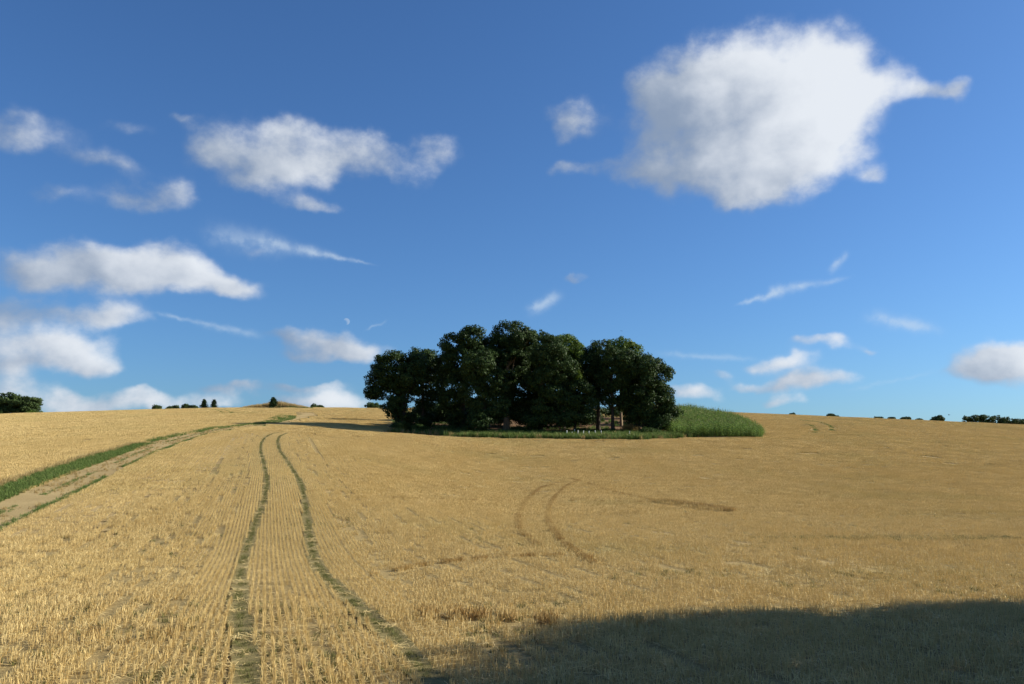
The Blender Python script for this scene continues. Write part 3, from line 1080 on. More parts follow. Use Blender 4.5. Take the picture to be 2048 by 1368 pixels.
def grass_tuft(name, nb, h, spread, width, seed, curl=.5):
    rng = np.random.default_rng(seed)
    g = Geo()
    for _ in range(nb):
        a = rng.uniform(0, 2 * math.pi)
        r = spread * math.sqrt(rng.random())
        p = np.array([r * math.cos(a), r * math.sin(a), -.02])
        b = rng.uniform(0, 2 * math.pi)
        d = np.array([math.cos(b), math.sin(b), 0])
        sd = np.array([-d[1], d[0], 0]) * width * rng.uniform(.7, 1.3) / 2
        hh = h * rng.uniform(.5, 1.15)
        cu = curl * rng.uniform(.2, 1.2) * hh
        q1 = p + d * cu * .3 + np.array([0, 0, hh * .6]); q2 = p + d * cu + np.array([0, 0, hh])
        t = rng.random()
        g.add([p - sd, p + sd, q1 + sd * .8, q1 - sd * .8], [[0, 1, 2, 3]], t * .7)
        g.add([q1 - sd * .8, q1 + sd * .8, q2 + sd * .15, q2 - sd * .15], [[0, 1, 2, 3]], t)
    return g.mesh(name)


def grass_stuff():
    rng = np.random.default_rng(11)
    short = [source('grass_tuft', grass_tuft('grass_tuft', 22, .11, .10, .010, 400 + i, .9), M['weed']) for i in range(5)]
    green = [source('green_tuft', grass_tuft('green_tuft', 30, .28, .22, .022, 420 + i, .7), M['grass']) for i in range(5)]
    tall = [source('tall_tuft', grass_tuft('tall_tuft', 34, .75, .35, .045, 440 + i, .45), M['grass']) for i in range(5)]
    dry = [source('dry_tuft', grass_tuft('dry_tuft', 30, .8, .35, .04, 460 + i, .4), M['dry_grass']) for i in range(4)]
    litter = [source('straw_litter', stubble_patch('straw_litter', .3, .3, 1, 1, .05, .006, 480 + i, 34), M['straw']) for i in range(4)]

    def put(nm, x, y, s0, s1, src, lab, cat, seed):
        n = len(x)
        r = np.random.default_rng(seed)
        scatter(nm, np.column_stack([x, y, H(x, y) + .01]), r.uniform(0, 6.28, n), r.uniform(s0, s1, n), src, lab, cat, None, seed)

    # weeds in the wheel tracks
    xs, ys = [], []
    for P, sd in ((TL, 1), (TR, 2)):
        x, y = along(P, .09, 24, sd)
        k = vnoise(x, y, .7, 4) > .26
        xs.append(x[k]); ys.append(y[k])
    put('track_weed', np.concatenate(xs), np.concatenate(ys), .35, .85, short, 'low green weeds growing along the two wheel tracks', 'weeds', 21)
    xs, ys = [], []
    for P, sd in ((TL, 3), (TR, 4)):
        x, y = along(P[:9], .22, 1.0, sd)
        xs.append(x); ys.append(y)
    put('straw_litter', np.concatenate(xs), np.concatenate(ys), .7, 1.2, litter, 'loose chopped straw lying in the wheel tracks', 'straw', 22)
    # scattered weeds among the stubble
    n = 9000
    y = rng.uniform(5, 70, n); x = rng.uniform(-.65, .65, n) * y
    k = (vnoise(x, y, 5, 8) * .6 + vnoise(x, y, 1.3, 6) * .4 > .64) & stubble_ok(x, y, 0)
    put('field_weed', x[k], y[k], .45, 1.0, short, 'scattered green weeds coming up through the stubble', 'weeds', 23)
    gp = ground_px(1790, 1078)
    th = rng.uniform(0, 6.28, 420); rr = np.sqrt(rng.random(420))
    put('field_weed', gp[0] + 5.5 * rr * np.cos(th), gp[1] + .9 * rr * np.sin(th), .6, 1.2, short, 'bright green patch of weeds in the stubble at right', 'weeds', 24)
    # verge of the farm track
    VU = px_line([(-120, 1030), (0, 977), (90, 944), (180, 915), (260, 893), (286, 889)])
    VL = px_line([(-120, 1056), (0, 1005), (90, 967), (180, 934), (250, 908), (284, 893)])
    x, y = scatter_poly(np.vstack([VU, VL[::-1]]), 26, 31)
    put('verge_grass', x, y, .6, 1.15, green, 'strip of fresh green grass beside the farm track at left', 'grass', 31)
    x, y = along(VU, .35, 9, 42)
    put('dry_verge_grass', x, y, .25, .6, dry, 'straw coloured grass fringing the green verge', 'grass', 42)
    mids = PATH_U * .48 + PATH_L * .52
    x, y = along(mids, .22, 8, 32)
    k = (vnoise(x, y, 6, 12) > .3) & (vnoise(x, y, .9, 3) > .25)
    put('path_grass', x[k], y[k], .2, .5, green, 'green grass on the middle ridge of the farm track', 'grass', 32)
    x, y = scatter_poly(np.vstack([PATH_U, PATH_L[::-1]]), 5, 43)
    k = vnoise(x, y, 1.6, 17) > .42
    put('path_straw', x[k], y[k], .1, .28, dry, 'short dry grass and straw strewn over the farm track', 'straw', 43)
    x, y = along(PATH_L, .18, 9, 33)
    k = vnoise(x, y, 4, 13) > .22
    put('path_grass', x[k], y[k], .3, .7, green, 'thin weedy edge between the farm track and the stubble', 'grass', 33)
    x, y = along(PATH_U[4:], .7, 14, 34)
    k = vnoise(x, y, 3, 14) > .3
    put('path_grass', x[k], y[k], .5, 1.1, green, 'grassy upper edge of the farm track near the crest', 'grass', 34)
    VT = px_line([(500, 851), (545, 848), (590, 839), (592, 833), (565, 829), (548, 834), (530, 842)])
    x, y = scatter_poly(VT, 5, 35)
    put('verge_grass', x, y, .4, 1.0, green, 'green grass verge where the track bends below the crest', 'grass', 35)
    # margin in front of the copse and the maize
    x, y = scatter_poly(MARGIN_POLY, 7, 36)
    dl = np.clip((slopes(800, 870)[0] - x / y) * -6, .15, 1)
    k = rng.random(len(x)) < dl
    put('margin_grass', x[k], y[k], .55, 1.35, tall, 'rough green grass strip between the stubble and the copse', 'grass', 36)
    x, y = scatter_poly(MARGIN_POLY, 1.0, 37)
    put('dry_margin_grass', x, y, .5, 1.1, dry, 'dry yellow stems standing in the grass strip before the copse', 'grass', 37)
    x, y = scatter_poly(WOOD, .9, 38)
    k = vnoise(x, y, 4, 15) > .45
    put('wood_grass', x[k], y[k], .4, .9, tall, 'sparse dark grass on the shaded copse floor', 'grass', 38)
    n = 1300
    u = rng.random(n)
    bpx = 478 + u * 150
    dd = 232 - 14 * np.clip((u - .55) / .45, 0, 1) + rng.normal(0, 1.3, n)
    tt = np.array([slopes(v, 820)[0] for v in bpx])
    x, y = tt * dd, dd
    prof_ = np.interp(u, [0, .12, .35, .5, .62, .8, 1], [.15, .6, 1.0, 1.5, 1.2, .7, .2])
    r_ = np.random.default_rng(39)
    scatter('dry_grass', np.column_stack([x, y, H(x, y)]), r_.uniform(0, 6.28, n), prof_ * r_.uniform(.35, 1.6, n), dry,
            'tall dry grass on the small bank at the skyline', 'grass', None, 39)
    k = (u > .45)
    put('bank_grass', x[k][::6], y[k][::6] - 1.5, .3, .8, tall, 'green and brown rough grass at the foot of the dry bank', 'grass', 41)
    xs, ys = [], []
    for P, sd in ((TOPT1, 5), (TOPT2, 6), (RT1, 7), (RT2, 8)):
        x, y = along(P, .4, 9, sd)
        xs.append(x); ys.append(y)
    put('track_weed', np.concatenate(xs), np.concatenate(ys), .35, .7, green, 'faint green wheel tracks far up the slope', 'weeds', 40)


grass_stuff()


def sheet_poly(name, poly, mat, lift, step, label, cat):
    """a draped sheet that fills a polygon with grid cells clipped by their centre, edges jittered"""
    rng = np.random.default_rng(5)
    lo, hi = poly.min(0) - step, poly.max(0) + step
    xs, ys = np.arange(lo[0], hi[0], step), np.arange(lo[1], hi[1], step)
    X, Y = np.meshgrid(xs, ys)
    Xj, Yj = X + rng.uniform(-.3, .3, X.shape) * step, Y + rng.uniform(-.3, .3, Y.shape) * step
    V = np.stack([Xj, Yj, H(Xj, Yj) + lift], -1).reshape(-1, 3)
    nx = len(xs)
    i, j = np.meshgrid(np.arange(nx - 1), np.arange(len(ys) - 1))
    a = (j * nx + i).ravel()
    cx, cy = X.ravel()[a] + step / 2, Y.ravel()[a] + step / 2
    a = a[inside(cx, cy, poly)]
    Fc = np.stack([a, a + 1, a + nx + 1, a + nx], 1)
    used = np.unique(Fc)
    remap = np.full(len(V), -1); remap[used] = np.arange(len(used))
    o = obj(name, mesh_np(name, V[used], remap[Fc], None, True), mat)
    return tag(o, label, cat, kind='structure')


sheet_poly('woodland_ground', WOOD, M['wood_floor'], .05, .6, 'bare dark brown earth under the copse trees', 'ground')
RED = np.array([at(p, d) for p, d in [(1306, 136), (1330, 134.5), (1345, 137), (1338, 146), (1343, 160), (1338, 180), (1322, 178), (1318, 160), (1310, 146)]])
sheet_poly('bare_ground', RED, M['red_soil'], .09, .5, 'bare reddish soil between the copse and the maize', 'ground')


# ------------------------------------------------------------------ maize
def maize_mesh(name, seed):
    rng = np.random.default_rng(seed)
    g = Geo()
    h = 2.1 * rng.uniform(.9, 1.08)
    pts = np.stack([np.linspace(0, .04, 4), np.linspace(0, rng.normal(0, .05), 4), np.linspace(0, h, 4)], 1)
    tube(g, pts, np.array([.022, .02, .016, .008]), 4, .35)
    a0 = rng.uniform(0, math.pi)
    for k in range(11):
        z = .3 + (h - .55) * k / 10
        a = a0 + math.pi * (k % 2) + rng.normal(0, .35)
        L = .78 * rng.uniform(.75, 1.1) * (1 - .35 * abs(k / 11 - .5))
        d = np.array([math.cos(a), math.sin(a), 0]); sd = np.array([-d[1], d[0], 0])
        s = np.linspace(0, 1, 4)
        P = np.array([.02, 0, z]) + d * (L * s)[:, None] + np.array([0, 0, 1]) * (L * (.75 * s - .95 * s ** 2))[:, None]
        w = np.array([.05, .085, .065, .006])
        t = rng.random()
        for q in range(3):
            g.add([P[q] - sd * w[q], P[q] + sd * w[q], P[q + 1] + sd * w[q + 1], P[q + 1] - sd * w[q + 1]], [[0, 1, 2, 3]], t)
    me = g.mesh(name)
    return me, h


def tassel_mesh(name, h, seed):
    rng = np.random.default_rng(seed)
    g = Geo()
    for k in range(3):
        a = rng.uniform(0, 6.28)
        e = np.array([.1 * math.cos(a), .1 * math.sin(a), .28]) if k else np.array([0, 0, .34])
        tube(g, [np.array([.04, 0, h - .02]), np.array([.04, 0, h - .02]) + e], [.008, .004], 3, rng.random())
    return g.mesh(name)


def build_maize():
    rng = np.random.default_rng(17)
    data = [maize_mesh('maize_plant', 600 + i) for i in range(5)]
    srcs = []
    for i, (me, h) in enumerate(data):
        tm_ = tassel_mesh('tassel', h, 650 + i)
        n0, n1 = len(me.vertices), len(tm_.vertices)
        co = np.empty((n0 + n1) * 3, np.float32); me.vertices.foreach_get('co', co[:n0 * 3]); tm_.vertices.foreach_get('co', co[n0 * 3:])
        tn = np.empty(n0 + n1, np.float32); me.attributes['tone'].data.foreach_get('value', tn[:n0]); tm_.attributes['tone'].data.foreach_get('value', tn[n0:])
        fa = np.array([p.vertices[:] for p in me.polygons] + [[v + n0 for v in p.vertices] for p in tm_.polygons])
        both = mesh_np('maize_source', co.reshape(-1, 3), fa, tn)
        both.materials.append(M['maize']); both.materials.append(M['tassel'])
        both.polygons.foreach_set('material_index', np.array([0] * len(me.polygons) + [1] * len(tm_.polygons), np.int32))
        srcs.append(source('maize_source', both, M['maize']))
    # rows 0.75 m apart across the slope
    lo, hi = MAIZE.min(0), MAIZE.max(0)
    u = np.arange(lo[0], hi[0], .85); v = np.arange(lo[1], hi[1], .42)
    U, V_ = np.meshgrid(u, v)
    x = (U + rng.normal(0, .07, U.shape)).ravel(); y = (V_ + rng.normal(0, .05, U.shape)).ravel()
    k = inside(x, y, MAIZE) & (rng.random(len(x)) < .93)
    x, y = x[k], y[k]
    # the plants of the front edge are set one by one
    front = np.array([at(p, 136.1) for p in np.linspace(1346, 1522, 34)])
    front[:, 1] += rng.normal(0, .15, len(front)) - .3
    fronty = np.interp(x, front[:, 0], front[:, 1])
    k = ~((x > front[0, 0]) & (x < front[-1, 0]) & (y < fronty + .35))
    x, y = x[k], y[k]
    edge_d = np.minimum(dist_poly(x, y, MAIZE[2:9]), 4.0)
    msc = rng.uniform(.62, 1.15, len(x)) * (.8 + .4 * vnoise(x, y, 5, 3)) * (.72 + .28 * edge_d / 4)
    scatter('maize', np.column_stack([x, y, H(x, y)]), rng.uniform(0, 6.28, len(x)), msc, srcs,
            'block of tall green maize growing right of the copse', 'maize', None, 51)
    print('maize', len(x))
    tas = [tassel_mesh('tassel', h, 650 + i) for i, (me, h) in enumerate(data)]
    for q, (fx, fy) in enumerate(front):
        i = q % 5
        o = empty('maize_plant', (fx, fy, float(H(fx, fy))))
        o.rotation_euler.z = rng.uniform(0, 6.28)
        s = rng.uniform(.78, 1.05)
        o.scale = (s, s, s)
        tag(o, 'single green maize plant in the front row facing the stubble', 'maize', 'maize plants along the front edge of the block')
        obj('stalk', data[i][0], M['maize'], o)
        obj('tassel', tas[i], M['tassel'], o)


build_maize()


# ------------------------------------------------------------------ trees of the copse
def px_lobes(base, Yd, lobes_px):
    """pixel ellipses at distance Yd -> ellipsoids relative to the tree's base"""
    out = []
    k = Yd / F
    for lo in lobes_px:
        cx, cy, rx, ry = lo[:4]
        dy = lo[4] if len(lo) > 4 else 0.0
        t, e = slopes(cx, cy)
        y = Yd + dy
        out.append((t * y - base[0], y - base[1], CAMZ + e * y - base[2], rx * k, max(rx, ry) * k * .9, ry * k))
    return out


def tree(name, label, group, bx, Yd, lobes_px, trunk_r, seed, leaf='oak', bark='bark', per=190, clump=1.0, leafsize=.33, fill=1.0,
         lean=(0, 0), trunk_h=None, tone=0.0, hole=0.0, cat='tree'):
    rng = np.random.default_rng(seed)
    p = at(bx, Yd)
    base = (p[0], p[1], float(H(p[0], p[1])))
    o = empty(name, base)
    tag(o, label, cat, group)
    L = px_lobes(base, Yd, lobes_px)
    top = max(l[2] + l[5] * .5 for l in L)
    th = trunk_h or top * .85
    obj('trunk', trunk_mesh('trunk', trunk_r, th, lean, L, rng), M[bark], o)
    obj('crown', crown_mesh('crown', L, rng, clump, leafsize, per, fill, tone, hole), M[leaf], o)
    return o


G = 'trees of the copse in the stubble field'
WOODS = [
    # label, base px, distance, lobes, trunk radius, leaf
    ('broad oak at the left end of the copse with drooping branches', 806, 141,
     [(790, 735, 42, 30), (762, 757, 30, 26), (752, 783, 20, 17), (815, 760, 38, 32), (800, 795, 26, 22), (782, 815, 18, 16, -1), (830, 735, 26, 28), (812, 828, 16, 15)], .42, 'oak'),
    ('oak second from the copse left end, narrow rounded top beside the gap', 845, 146,
     [(842, 722, 28, 26), (862, 745, 20, 26), (835, 765, 24, 24), (862, 790, 17, 16), (845, 812, 18, 14), (852, 838, 16, 12)], .4, 'oak'),
    ('tall dark oak right of the sky gap with lumpy left outline', 925, 142,
     [(905, 688, 22, 22), (945, 678, 28, 25), (895, 722, 24, 24), (930, 725, 42, 36), (910, 770, 32, 30), (900, 806, 24, 18), (965, 715, 30, 34), (918, 836, 22, 14)], .48, 'oak'),
    ('front oak of the copse with foliage hanging almost to the grass', 968, 137,
     [(958, 735, 36, 34), (985, 765, 32, 32), (950, 785, 30, 26), (970, 815, 28, 24), (962, 842, 22, 18, -1.5), (995, 815, 20, 22)], .4, 'oak'),
    ('tallest oak of the copse with domed top and bare lower trunk in a pale sunlit tone', 1013, 144,
     [(1022, 672, 36, 27), (1000, 695, 30, 30), (1045, 690, 30, 30), (1020, 725, 40, 36), (1040, 765, 28, 26), (1005, 770, 24, 22), (975, 705, 20, 26), (1030, 800, 24, 18), (1040, 828, 18, 14)], .5, 'oak'),
    ('tall oak right of the domed tallest tree, crown merging with it', 1060, 147,
     [(1075, 688, 28, 27), (1060, 715, 30, 30), (1085, 735, 32, 34), (1070, 775, 26, 22), (1055, 800, 18, 16)], .42, 'oak'),
    ('oak at the middle of the copse with low boughs left of the gap', 1080, 139,
     [(1098, 705, 34, 32), (1115, 740, 34, 34), (1085, 760, 30, 28), (1110, 785, 32, 26), (1085, 818, 30, 20), (1105, 838, 26, 15, -1), (1068, 842, 20, 13, -1)], .42, 'oak'),
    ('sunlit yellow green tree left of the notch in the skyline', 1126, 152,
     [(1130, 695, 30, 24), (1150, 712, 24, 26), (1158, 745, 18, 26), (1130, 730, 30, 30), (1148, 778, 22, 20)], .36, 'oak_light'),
    ('lower spreading oak bough tree left of the bare trunks', 1150, 138,
     [(1155, 785, 32, 24), (1170, 808, 24, 20), (1140, 805, 26, 22), (1158, 832, 26, 15, -1), (1132, 838, 20, 13, -1)], .3, 'oak'),
    ('tall oak right of the notch with tangled upright crown', 1197, 145,
     [(1205, 705, 30, 26), (1190, 735, 22, 28), (1220, 735, 34, 32), (1200, 768, 24, 22), (1185, 795, 18, 16), (1178, 722, 18, 26), (1190, 755, 20, 22)], .38, 'oak'),
    ('slender oak with bare trunk in front of the sunlit bank', 1226, 141,
     [(1240, 720, 36, 28), (1225, 755, 30, 28), (1245, 780, 28, 24), (1215, 795, 16, 14), (1252, 808, 18, 14)], .32, 'oak'),
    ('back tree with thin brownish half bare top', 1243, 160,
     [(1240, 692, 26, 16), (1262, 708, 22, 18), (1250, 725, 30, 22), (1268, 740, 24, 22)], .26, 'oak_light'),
    ('rounded oak forming the right end of the copse', 1290, 140,
     [(1290, 738, 36, 28), (1318, 758, 30, 28), (1285, 775, 40, 32), (1330, 790, 26, 24), (1305, 812, 38, 26), (1340, 815, 18, 16), (1280, 832, 26, 16), (1325, 838, 18, 14, -1)], .5, 'oak'),
    ('oak just left of the copse right end, hidden lower crown', 1276, 148,
     [(1265, 750, 30, 28), (1275, 785, 30, 26), (1262, 812, 20, 16)], .4, 'oak'),
    ('oak standing at the back behind the left sky gap', 884, 164,
     [(880, 760, 16, 14), (872, 790, 14, 14), (892, 745, 16, 18)], .3, 'oak'),
    ('back oak seen between the trunks at the copse middle', 1105, 170,
     [(1100, 720, 36, 30), (1060, 740, 36, 30), (1020, 745, 30, 26), (1140, 745, 34, 26)], .38, 'oak'),
]
for q, (lab, bx, Yd, lobes, tr, lf) in enumerate(WOODS):
    tree('oak_tree', lab, G, bx, Yd, lobes, tr, 1000 + q, lf, 'bark_sunlit' if bx in (1243, 1013) else 'bark', hole=.45 if bx == 1243 else .10, fill=1.6)


def shrub(name, label, group, px, Yd, w, h, seed, leaf='shrub', per=130, leafsize=.16, cat='shrub'):
    """low bush: stems and a leafy mound of lobes; w, h in metres"""
    rng = np.random.default_rng(seed)
    p = at(px, Yd)
    base = (p[0], p[1], float(H(p[0], p[1])))
    o = empty(name, base)
    tag(o, label, cat, group)
    L = []
    for k in range(5):
        L.append((rng.uniform(-.32, .32) * w, rng.uniform(-.3, .3) * w, h * rng.uniform(.35, .68), w * .24, w * .24, h * rng.uniform(.24, .36)))
    g = Geo()
    for l in L:
        tube(g, [np.array([l[0] * .2, l[1] * .2, -.1]), np.array([l[0] * .6, l[1] * .6, l[2] * .6]), np.array(l[:3])], [.04, .03, .012], 5)
    obj('stem', g.mesh('stem', True), M['bark'], o)
    obj('foliage', crown_mesh('foliage', L, rng, min(.3 * h, 1.0), leafsize, per, 1.2), M[leaf], o)
    return o


UG = 'undergrowth along the front of the copse'
for q, (px, Yd, w, h, lf, lab) in enumerate([
        (800, 140, 4.2, 1.6, 'shrub', 'low dark shrub under the left end oak'),
        (842, 139, 3.6, 1.3, 'shrub', 'low dark shrub below the second oak from the left'),
        (890, 139, 4.2, 1.5, 'shrub', 'dark shrub at the foot of the sky gap'),
        (935, 138, 3.6, 1.3, 'shrub', 'dark shrub under the lumpy left oak'),
        (1030, 140, 3.4, 1.2, 'shrub', 'shrub right of the sunlit bare trunk'),
        (1118, 138, 4.0, 1.1, 'bracken', 'brownish bracken clump behind the white tree guards'),
        (1170, 137, 4.2, 1.3, 'shrub', 'leafy shrub behind the right hand tree guards'),
        (1222, 137, 3.8, 1.2, 'shrub', 'green shrub below the bare slender trunks'),
        (1262, 138, 2.6, 1.7, 'bracken', 'rusty orange bracken left of the thick right trunk'),
        (1300, 136, 3.8, 1.4, 'shrub', 'green shrub at the foot of the right end oak'),
        (1308, 141, 2.6, 1.5, 'bracken', 'olive brown bush beside the bare red soil')]):
    shrub('undergrowth_shrub', lab, UG, px, Yd, w, h, 1200 + q, lf)

UB = 'understorey bushes deep inside the copse'
for q, (px, Yd, w, h, lab) in enumerate([
        (802, 150, 7, 3.2, 'dark understorey bush behind the left end oak'),
        (850, 157, 8, 4.0, 'dark understorey bush behind the second oak trunk'),
        (905, 156, 9, 4.6, 'dark understorey bush filling the foot of the sky gap'),
        (962, 153, 8, 4.6, 'dark understorey bush behind the low hanging front oak'),
        (1020, 158, 9, 5.0, 'dark understorey bush behind the sunlit bare trunk'),
        (1075, 155, 8.5, 4.8, 'dark understorey bush behind the middle trunks'),
        (1130, 157, 9, 4.8, 'dark understorey bush left of the lit bank'),
        (1178, 164, 7, 3.6, 'low understorey bush between the bare trunks'),
        (1300, 150, 8, 5.0, 'dark understorey bush behind the thick right end trunk'),
        (1285, 166, 7, 4.4, 'dark understorey bush deep behind the right end'),
        (875, 172, 8, 4.2, 'understorey bush at the back left of the copse'),
        (940, 178, 9, 4.5, 'understorey bush at the back behind the lumpy oak'),
        (1005, 182, 9, 4.5, 'understorey bush at the back behind the tallest oak'),
        (1065, 184, 9, 4.5, 'understorey bush at the back behind the copse middle'),
        (1125, 182, 9, 4.5, 'understorey bush at the back behind the yellow green tree'),
        (1322, 152, 7, 4.6, 'understorey bush added as a sun screen on the right copse flank, front'),  # the flank bushes are added to keep low sun off the copse floor
        (1318, 163, 7, 4.8, 'understorey bush added as a sun screen on the right copse flank, middle'),
        (1308, 174, 7, 4.6, 'understorey bush added as a sun screen on the right copse flank, back'),
        (1240, 186, 7, 3.0, 'low bush behind the lit bank of the copse'),
        (1315, 140, 5, 3.0, 'leafy bush under the right end oak boughs next to bare soil')]):
    shrub('understorey_bush', lab, UB, px, Yd, w, h, 1250 + q, 'oak', 150, .3)

# ------------------------------------------------------------------ trees beyond the crest
FG = 'trees and bushes beyond the skyline'


def far_tree(name, label, px, Yd, cy, rx, ry, seed, leaf='far_leaf', lobes=5, leafsize=.5, cat='tree', clump=.9):
    rng = np.random.default_rng(seed)
    L = []
    for k in range(lobes):
        L.append((px + rng.uniform(-.5, .5) * rx, cy + rng.uniform(-.35, .6) * ry, rx * rng.uniform(.4, .6), ry * rng.uniform(.4, .6)))
    L.append((px, cy + ry * .4, rx * .7, ry * .6))
    return tree(name, label, FG, px, Yd, L, .2, seed, leaf, 'bark', 110, clump, leafsize, 1.0, cat=cat)


tree('oak_tree', 'large spreading tree at the left edge beyond the skyline', FG, 22, 275,
     [(15, 806, 30, 18), (42, 808, 26, 16), (60, 806, 20, 12), (-10, 805, 26, 20), (50, 822, 26, 12), (10, 825, 40, 12), (72, 803, 7, 6), (-40, 812, 25, 20)], .5, 1300, 'far_leaf', 'bark', 120, 1.3, .6, 1.2)
far_tree('small_tree', 'yellowish bush at the right foot of the left edge tree', 63, 270, 826, 12, 6, 1301, 'oak_light', 3)
far_tree('small_tree', 'small rounded bush leftmost of the skyline group left of the dry bank', 314, 290, 815, 13, 5, 1302, lobes=3)
far_tree('small_tree', 'tiny pale bush second in the skyline group left of the dry bank', 340, 295, 817, 8, 4, 1303, lobes=2)
far_tree('small_tree', 'low bush left of the olive tree in the skyline group', 354, 300, 815, 9, 5, 1310, lobes=2)
far_tree('small_tree', 'olive green tree in the skyline group left of two dark conifers', 371, 300, 812, 11, 8, 1304, lobes=4)
far_tree('small_tree', 'low dark bush touching the left conifer on the skyline', 389, 300, 815, 9, 4, 1311, lobes=2)


def conifer(label, px, Yd, top, bottom, half, seed):
    rng = np.random.default_rng(seed)
    p = at(px, Yd)
    base = (p[0], p[1], float(H(p[0], p[1])))
    o = empty('conifer', base)
    tag(o, label, 'tree', FG)
    k = Yd / F
    ztop = CAMZ + slopes(px, top)[1] * Yd - base[2]
    g = Geo()
    tube(g, [np.array([0, 0, -.3]), np.array([0, 0, ztop * .5]), np.array([0, 0, ztop])], [.2, .12, .02], 6)
    gc = Geo()
    r = half * k
    n = 26
    for i in range(n):
        z = ztop * (.18 + .82 * i / n)
        rr = r * (1 - .8 * (i / n) ** 1.2) * rng.uniform(.5, 1.3)
        for _ in range(4):
            a = rng.uniform(0, 6.28)
            e = np.array([math.cos(a) * rr, math.sin(a) * rr, z + rr * rng.uniform(-.05, .35)])
            tube(g, [np.array([0, 0, z]), e], [.03, .01], 3)
            m_ = 30
            s = rng.uniform(.25, 1.05, m_)
            C = np.array([0, 0, z]) + (e - np.array([0, 0, z])) * s[:, None] + rng.normal(0, .14, (m_, 3))
            leaf_quads(gc, C, np.tile([0, 0, 1.], (m_, 1)), .34, rng, rng.uniform(0, 1, m_), .45)
    obj('trunk', g.mesh('trunk', True), M['bark'], o)
    obj('crown', gc.mesh('crown'), M['conifer'], o)


conifer('left one of two dark conifers on the skyline', 405, 285, 799, 816, 9, 1320)
conifer('right one of two dark conifers on the skyline', 425, 285, 800, 816, 8, 1321)
conifer('dark pointed bush rising from the dry grass bank', 544, 226, 796, 822, 10, 1322)
far_tree('small_tree', 'dark low shrub inside the dry grass bank', 553, 222, 816, 14, 8, 1323, 'conifer', 3, .3, 'shrub', .6)
far_tree('small_tree', 'tiny bush on the skyline between the dry bank and the copse', 628, 290, 813, 7, 5, 1324, lobes=2)
far_tree('small_tree', 'tiny bush just right of another one midway between bank and copse', 640, 292, 815, 6, 3, 1325, lobes=2)
far_tree('small_tree', 'rounded tree on the skyline behind the copse left edge', 750, 280, 811, 19, 8, 1326, lobes=4)
for q, (px, cy, rx, ry, lab) in enumerate([
        (1585, 829, 6, 2.5, 'tiny bush on the skyline nearest the maize'),
        (1668, 832, 14, 4, 'low double bush on the skyline right of the maize'),
        (1756, 836, 7, 3, 'first of four tiny bushes spaced along the right skyline'),
        (1784, 837, 7, 3, 'second of four tiny bushes spaced along the right skyline'),
        (1810, 838, 8, 3, 'third of four tiny bushes spaced along the right skyline'),
        (1838, 840, 11, 3, 'last and flattest of four tiny bushes along the right skyline'),
        (1875, 837, 16, 7, 'rounded dark bush on the right skyline next to the hedge')]):
    far_tree('skyline_bush', lab, px, 285, cy, rx, ry, 1340 + q, 'far_leaf', 3, .4, 'bush', .7)


def hedge(name, label, pts, widths, heights, seed, leaf, leafsize, clump, per, fill=1.0):
    """a run of lobes along a line with stems"""
    rng = np.random.default_rng(seed)
    base = (pts[0][0], pts[0][1], float(H(pts[0][0], pts[0][1])))
    o = empty(name, base)
    tag(o, label, 'hedge')
    L, g = [], Geo()
    for (x, y), w, h in zip(pts, widths, heights):
        z = float(H(x, y)) - base[2]
        n = max(1, int(round(h / (w * .9))))
        for k in range(n):
            L.append((x - base[0] + rng.normal(0, w * .08), y - base[1] + rng.normal(0, w * .08), z + h * (k + .5) / n, w * .62, w * .62, h / n * .62))
        g = Geo()
        tube(g, [np.array([x - base[0], y - base[1], z - .3]), np.array([x - base[0] + rng.normal(0, .2), y - base[1], z + h * .8])], [.16, .05], 6)
        obj('stem', g.mesh('stem', True), M['bark'], o)
    obj('foliage', crown_mesh('foliage', L, rng, clump, leafsize, per, fill), M[leaf], o)
    return o


# dark hedge at the right end of the skyline
hp = [at(px, 275) for px in range(1938, 2230, 14)]
hh = [max(1.2, CAMZ + slopes(0, 833 + (px - 1938) * .04 + 3 * math.sin(px * .05))[1] * 275 - float(H(*at(px, 275)))) for px in range(1938, 2230, 14)]
hedge('hedge', 'dark dense hedge along the right end of the skyline', hp, [2.6] * len(hp), hh, 1400, 'far_leaf', .45, .9, 110)

# tall hedge beyond the right edge of the photograph; its shadow lies over the foreground
pts, wd, ht = [], [], []
for k in range(13):
    pts.append((17.6 + .15 * math.sin(k * 2.1), 16.2 - k * 2.0)); wd.append(3.0); ht.append((8.3, 9.0)[k] if k < 2 else 9.3 + .25 * math.sin(k * 1.7))
hedge('tall_hedge', 'tall dense hedge beyond the right edge, shading the foreground stubble', pts, wd, ht, 1410, 'shrub', .22, .8, 150, 2.3)

# ------------------------------------------------------------------ small things
def guard(label, px, py, Yd, seed):
    rng = np.random.default_rng(seed)
    p = at(px, Yd)
    o = empty('tree_guard', (p[0], p[1], float(H(p[0], p[1]))))
    o.rotation_euler = (rng.normal(0, .06), rng.normal(0, .06), rng.uniform(0, 6))
    tag(o, label, 'tree guard', 'white tree guards in the grass before the copse')
    g = Geo()
    hgt = 1.05 * rng.uniform(.85, 1.1)
    z = np.array([0, hgt * .5, hgt - .04, hgt, hgt, 0.02])
    r = np.array([.07, .07, .07, .085, .062, .060])
    tube(g, np.column_stack([np.zeros(6), np.linspace(0, 1e-4, 6), z]), r, 10)
    me = g.mesh('tube', True)
    obj('tube', me, M['plastic'], o)
    s = Geo()
    tube(s, [np.array([.1, 0, -.2]), np.array([.1, 0, hgt * .8])], [.018, .016], 4)
    tube(s, [np.array([.1, 0, hgt * .8]), np.array([.1, 0, hgt * .8 + .01])], [.016, .001], 4)
    obj('stake', s.mesh('stake'), M['twig'], o)


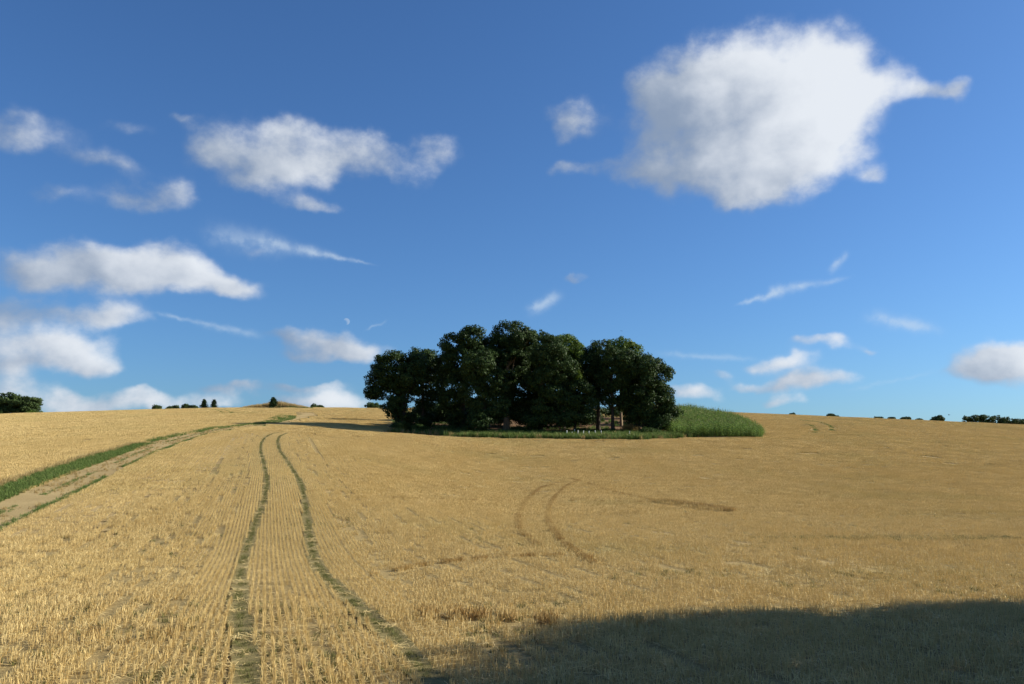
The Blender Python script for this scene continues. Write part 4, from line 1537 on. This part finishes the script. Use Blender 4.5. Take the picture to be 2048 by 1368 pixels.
ords = ['leftmost', 'second from left', 'third from left', 'fourth from left', 'fifth from left', 'sixth from left', 'seventh from left', 'eighth from left', 'ninth from left', 'far right']
for q, (px, py) in enumerate([(1123.5, 865), (1134, 869), (1144, 868), (1149, 865), (1156, 869), (1166, 869), (1178, 870), (1191, 870), (1202, 870), (1259, 869)]):
    guard(f'{ords[q]} of the white tree guards in the grass strip', px, py, 133.5 if py > 866 else 136.5, 1500 + q)


def bird(label, px, py, Yd, span, seed):
    t, e = slopes(px, py)
    o = empty('bird', (t * Yd, Yd, CAMZ + e * Yd))
    o.rotation_euler = (.15, .1, 1.0 + seed)
    tag(o, label, 'bird')
    g = Geo()
    s = span / .9
    tube(g, np.array([[-.24, 0, 0], [-.15, 0, .0], [0, 0, .01], [.13, 0, .03], [.2, 0, .045], [.27, 0, .04]]) * s, np.array([.02, .05, .07, .05, .035, .006]) * s, 8)
    obj('body', g.mesh('body', True), M['bird'], o)
    for sd in (-1, 1):
        w = Geo()
        P = [np.array([.09, sd * .04, .03]), np.array([.12, sd * .25, .13]), np.array([.02, sd * .47, .08])]
        Q = [np.array([-.1, sd * .04, .02]), np.array([-.08, sd * .25, .12]), np.array([-.06, sd * .46, .075])]
        for i in range(2):
            a, b, c, d = P[i] * s, P[i + 1] * s, Q[i + 1] * s, Q[i] * s
            up = np.array([0, 0, .012 * s])
            V = [a, b, c, d, a + up, b + up, c + up, d + up]
            w.add(V, [[0, 1, 2, 3], [7, 6, 5, 4], [0, 4, 5, 1], [1, 5, 6, 2], [2, 6, 7, 3], [3, 7, 4, 0]])
        obj('wing', w.mesh('wing'), M['bird'], o)
    tl = Geo()
    V = np.array([[-.2, .03, 0], [-.2, -.03, 0], [-.4, -.06, -.01], [-.4, .06, -.01], [-.2, .03, .012], [-.2, -.03, .012], [-.4, -.06, 0], [-.4, .06, 0]]) * s
    tl.add(V, [[0, 1, 2, 3], [7, 6, 5, 4], [0, 4, 5, 1], [1, 5, 6, 2], [2, 6, 7, 3], [3, 7, 4, 0]])
    obj('tail', tl.mesh('tail'), M['bird'], o)


bird('tiny dark bird flying above the right part of the copse', 1243, 662, 240, .8, 0)
bird('tiny dark bird flying low over the right skyline', 1898, 830, 230, .9, 1.4)
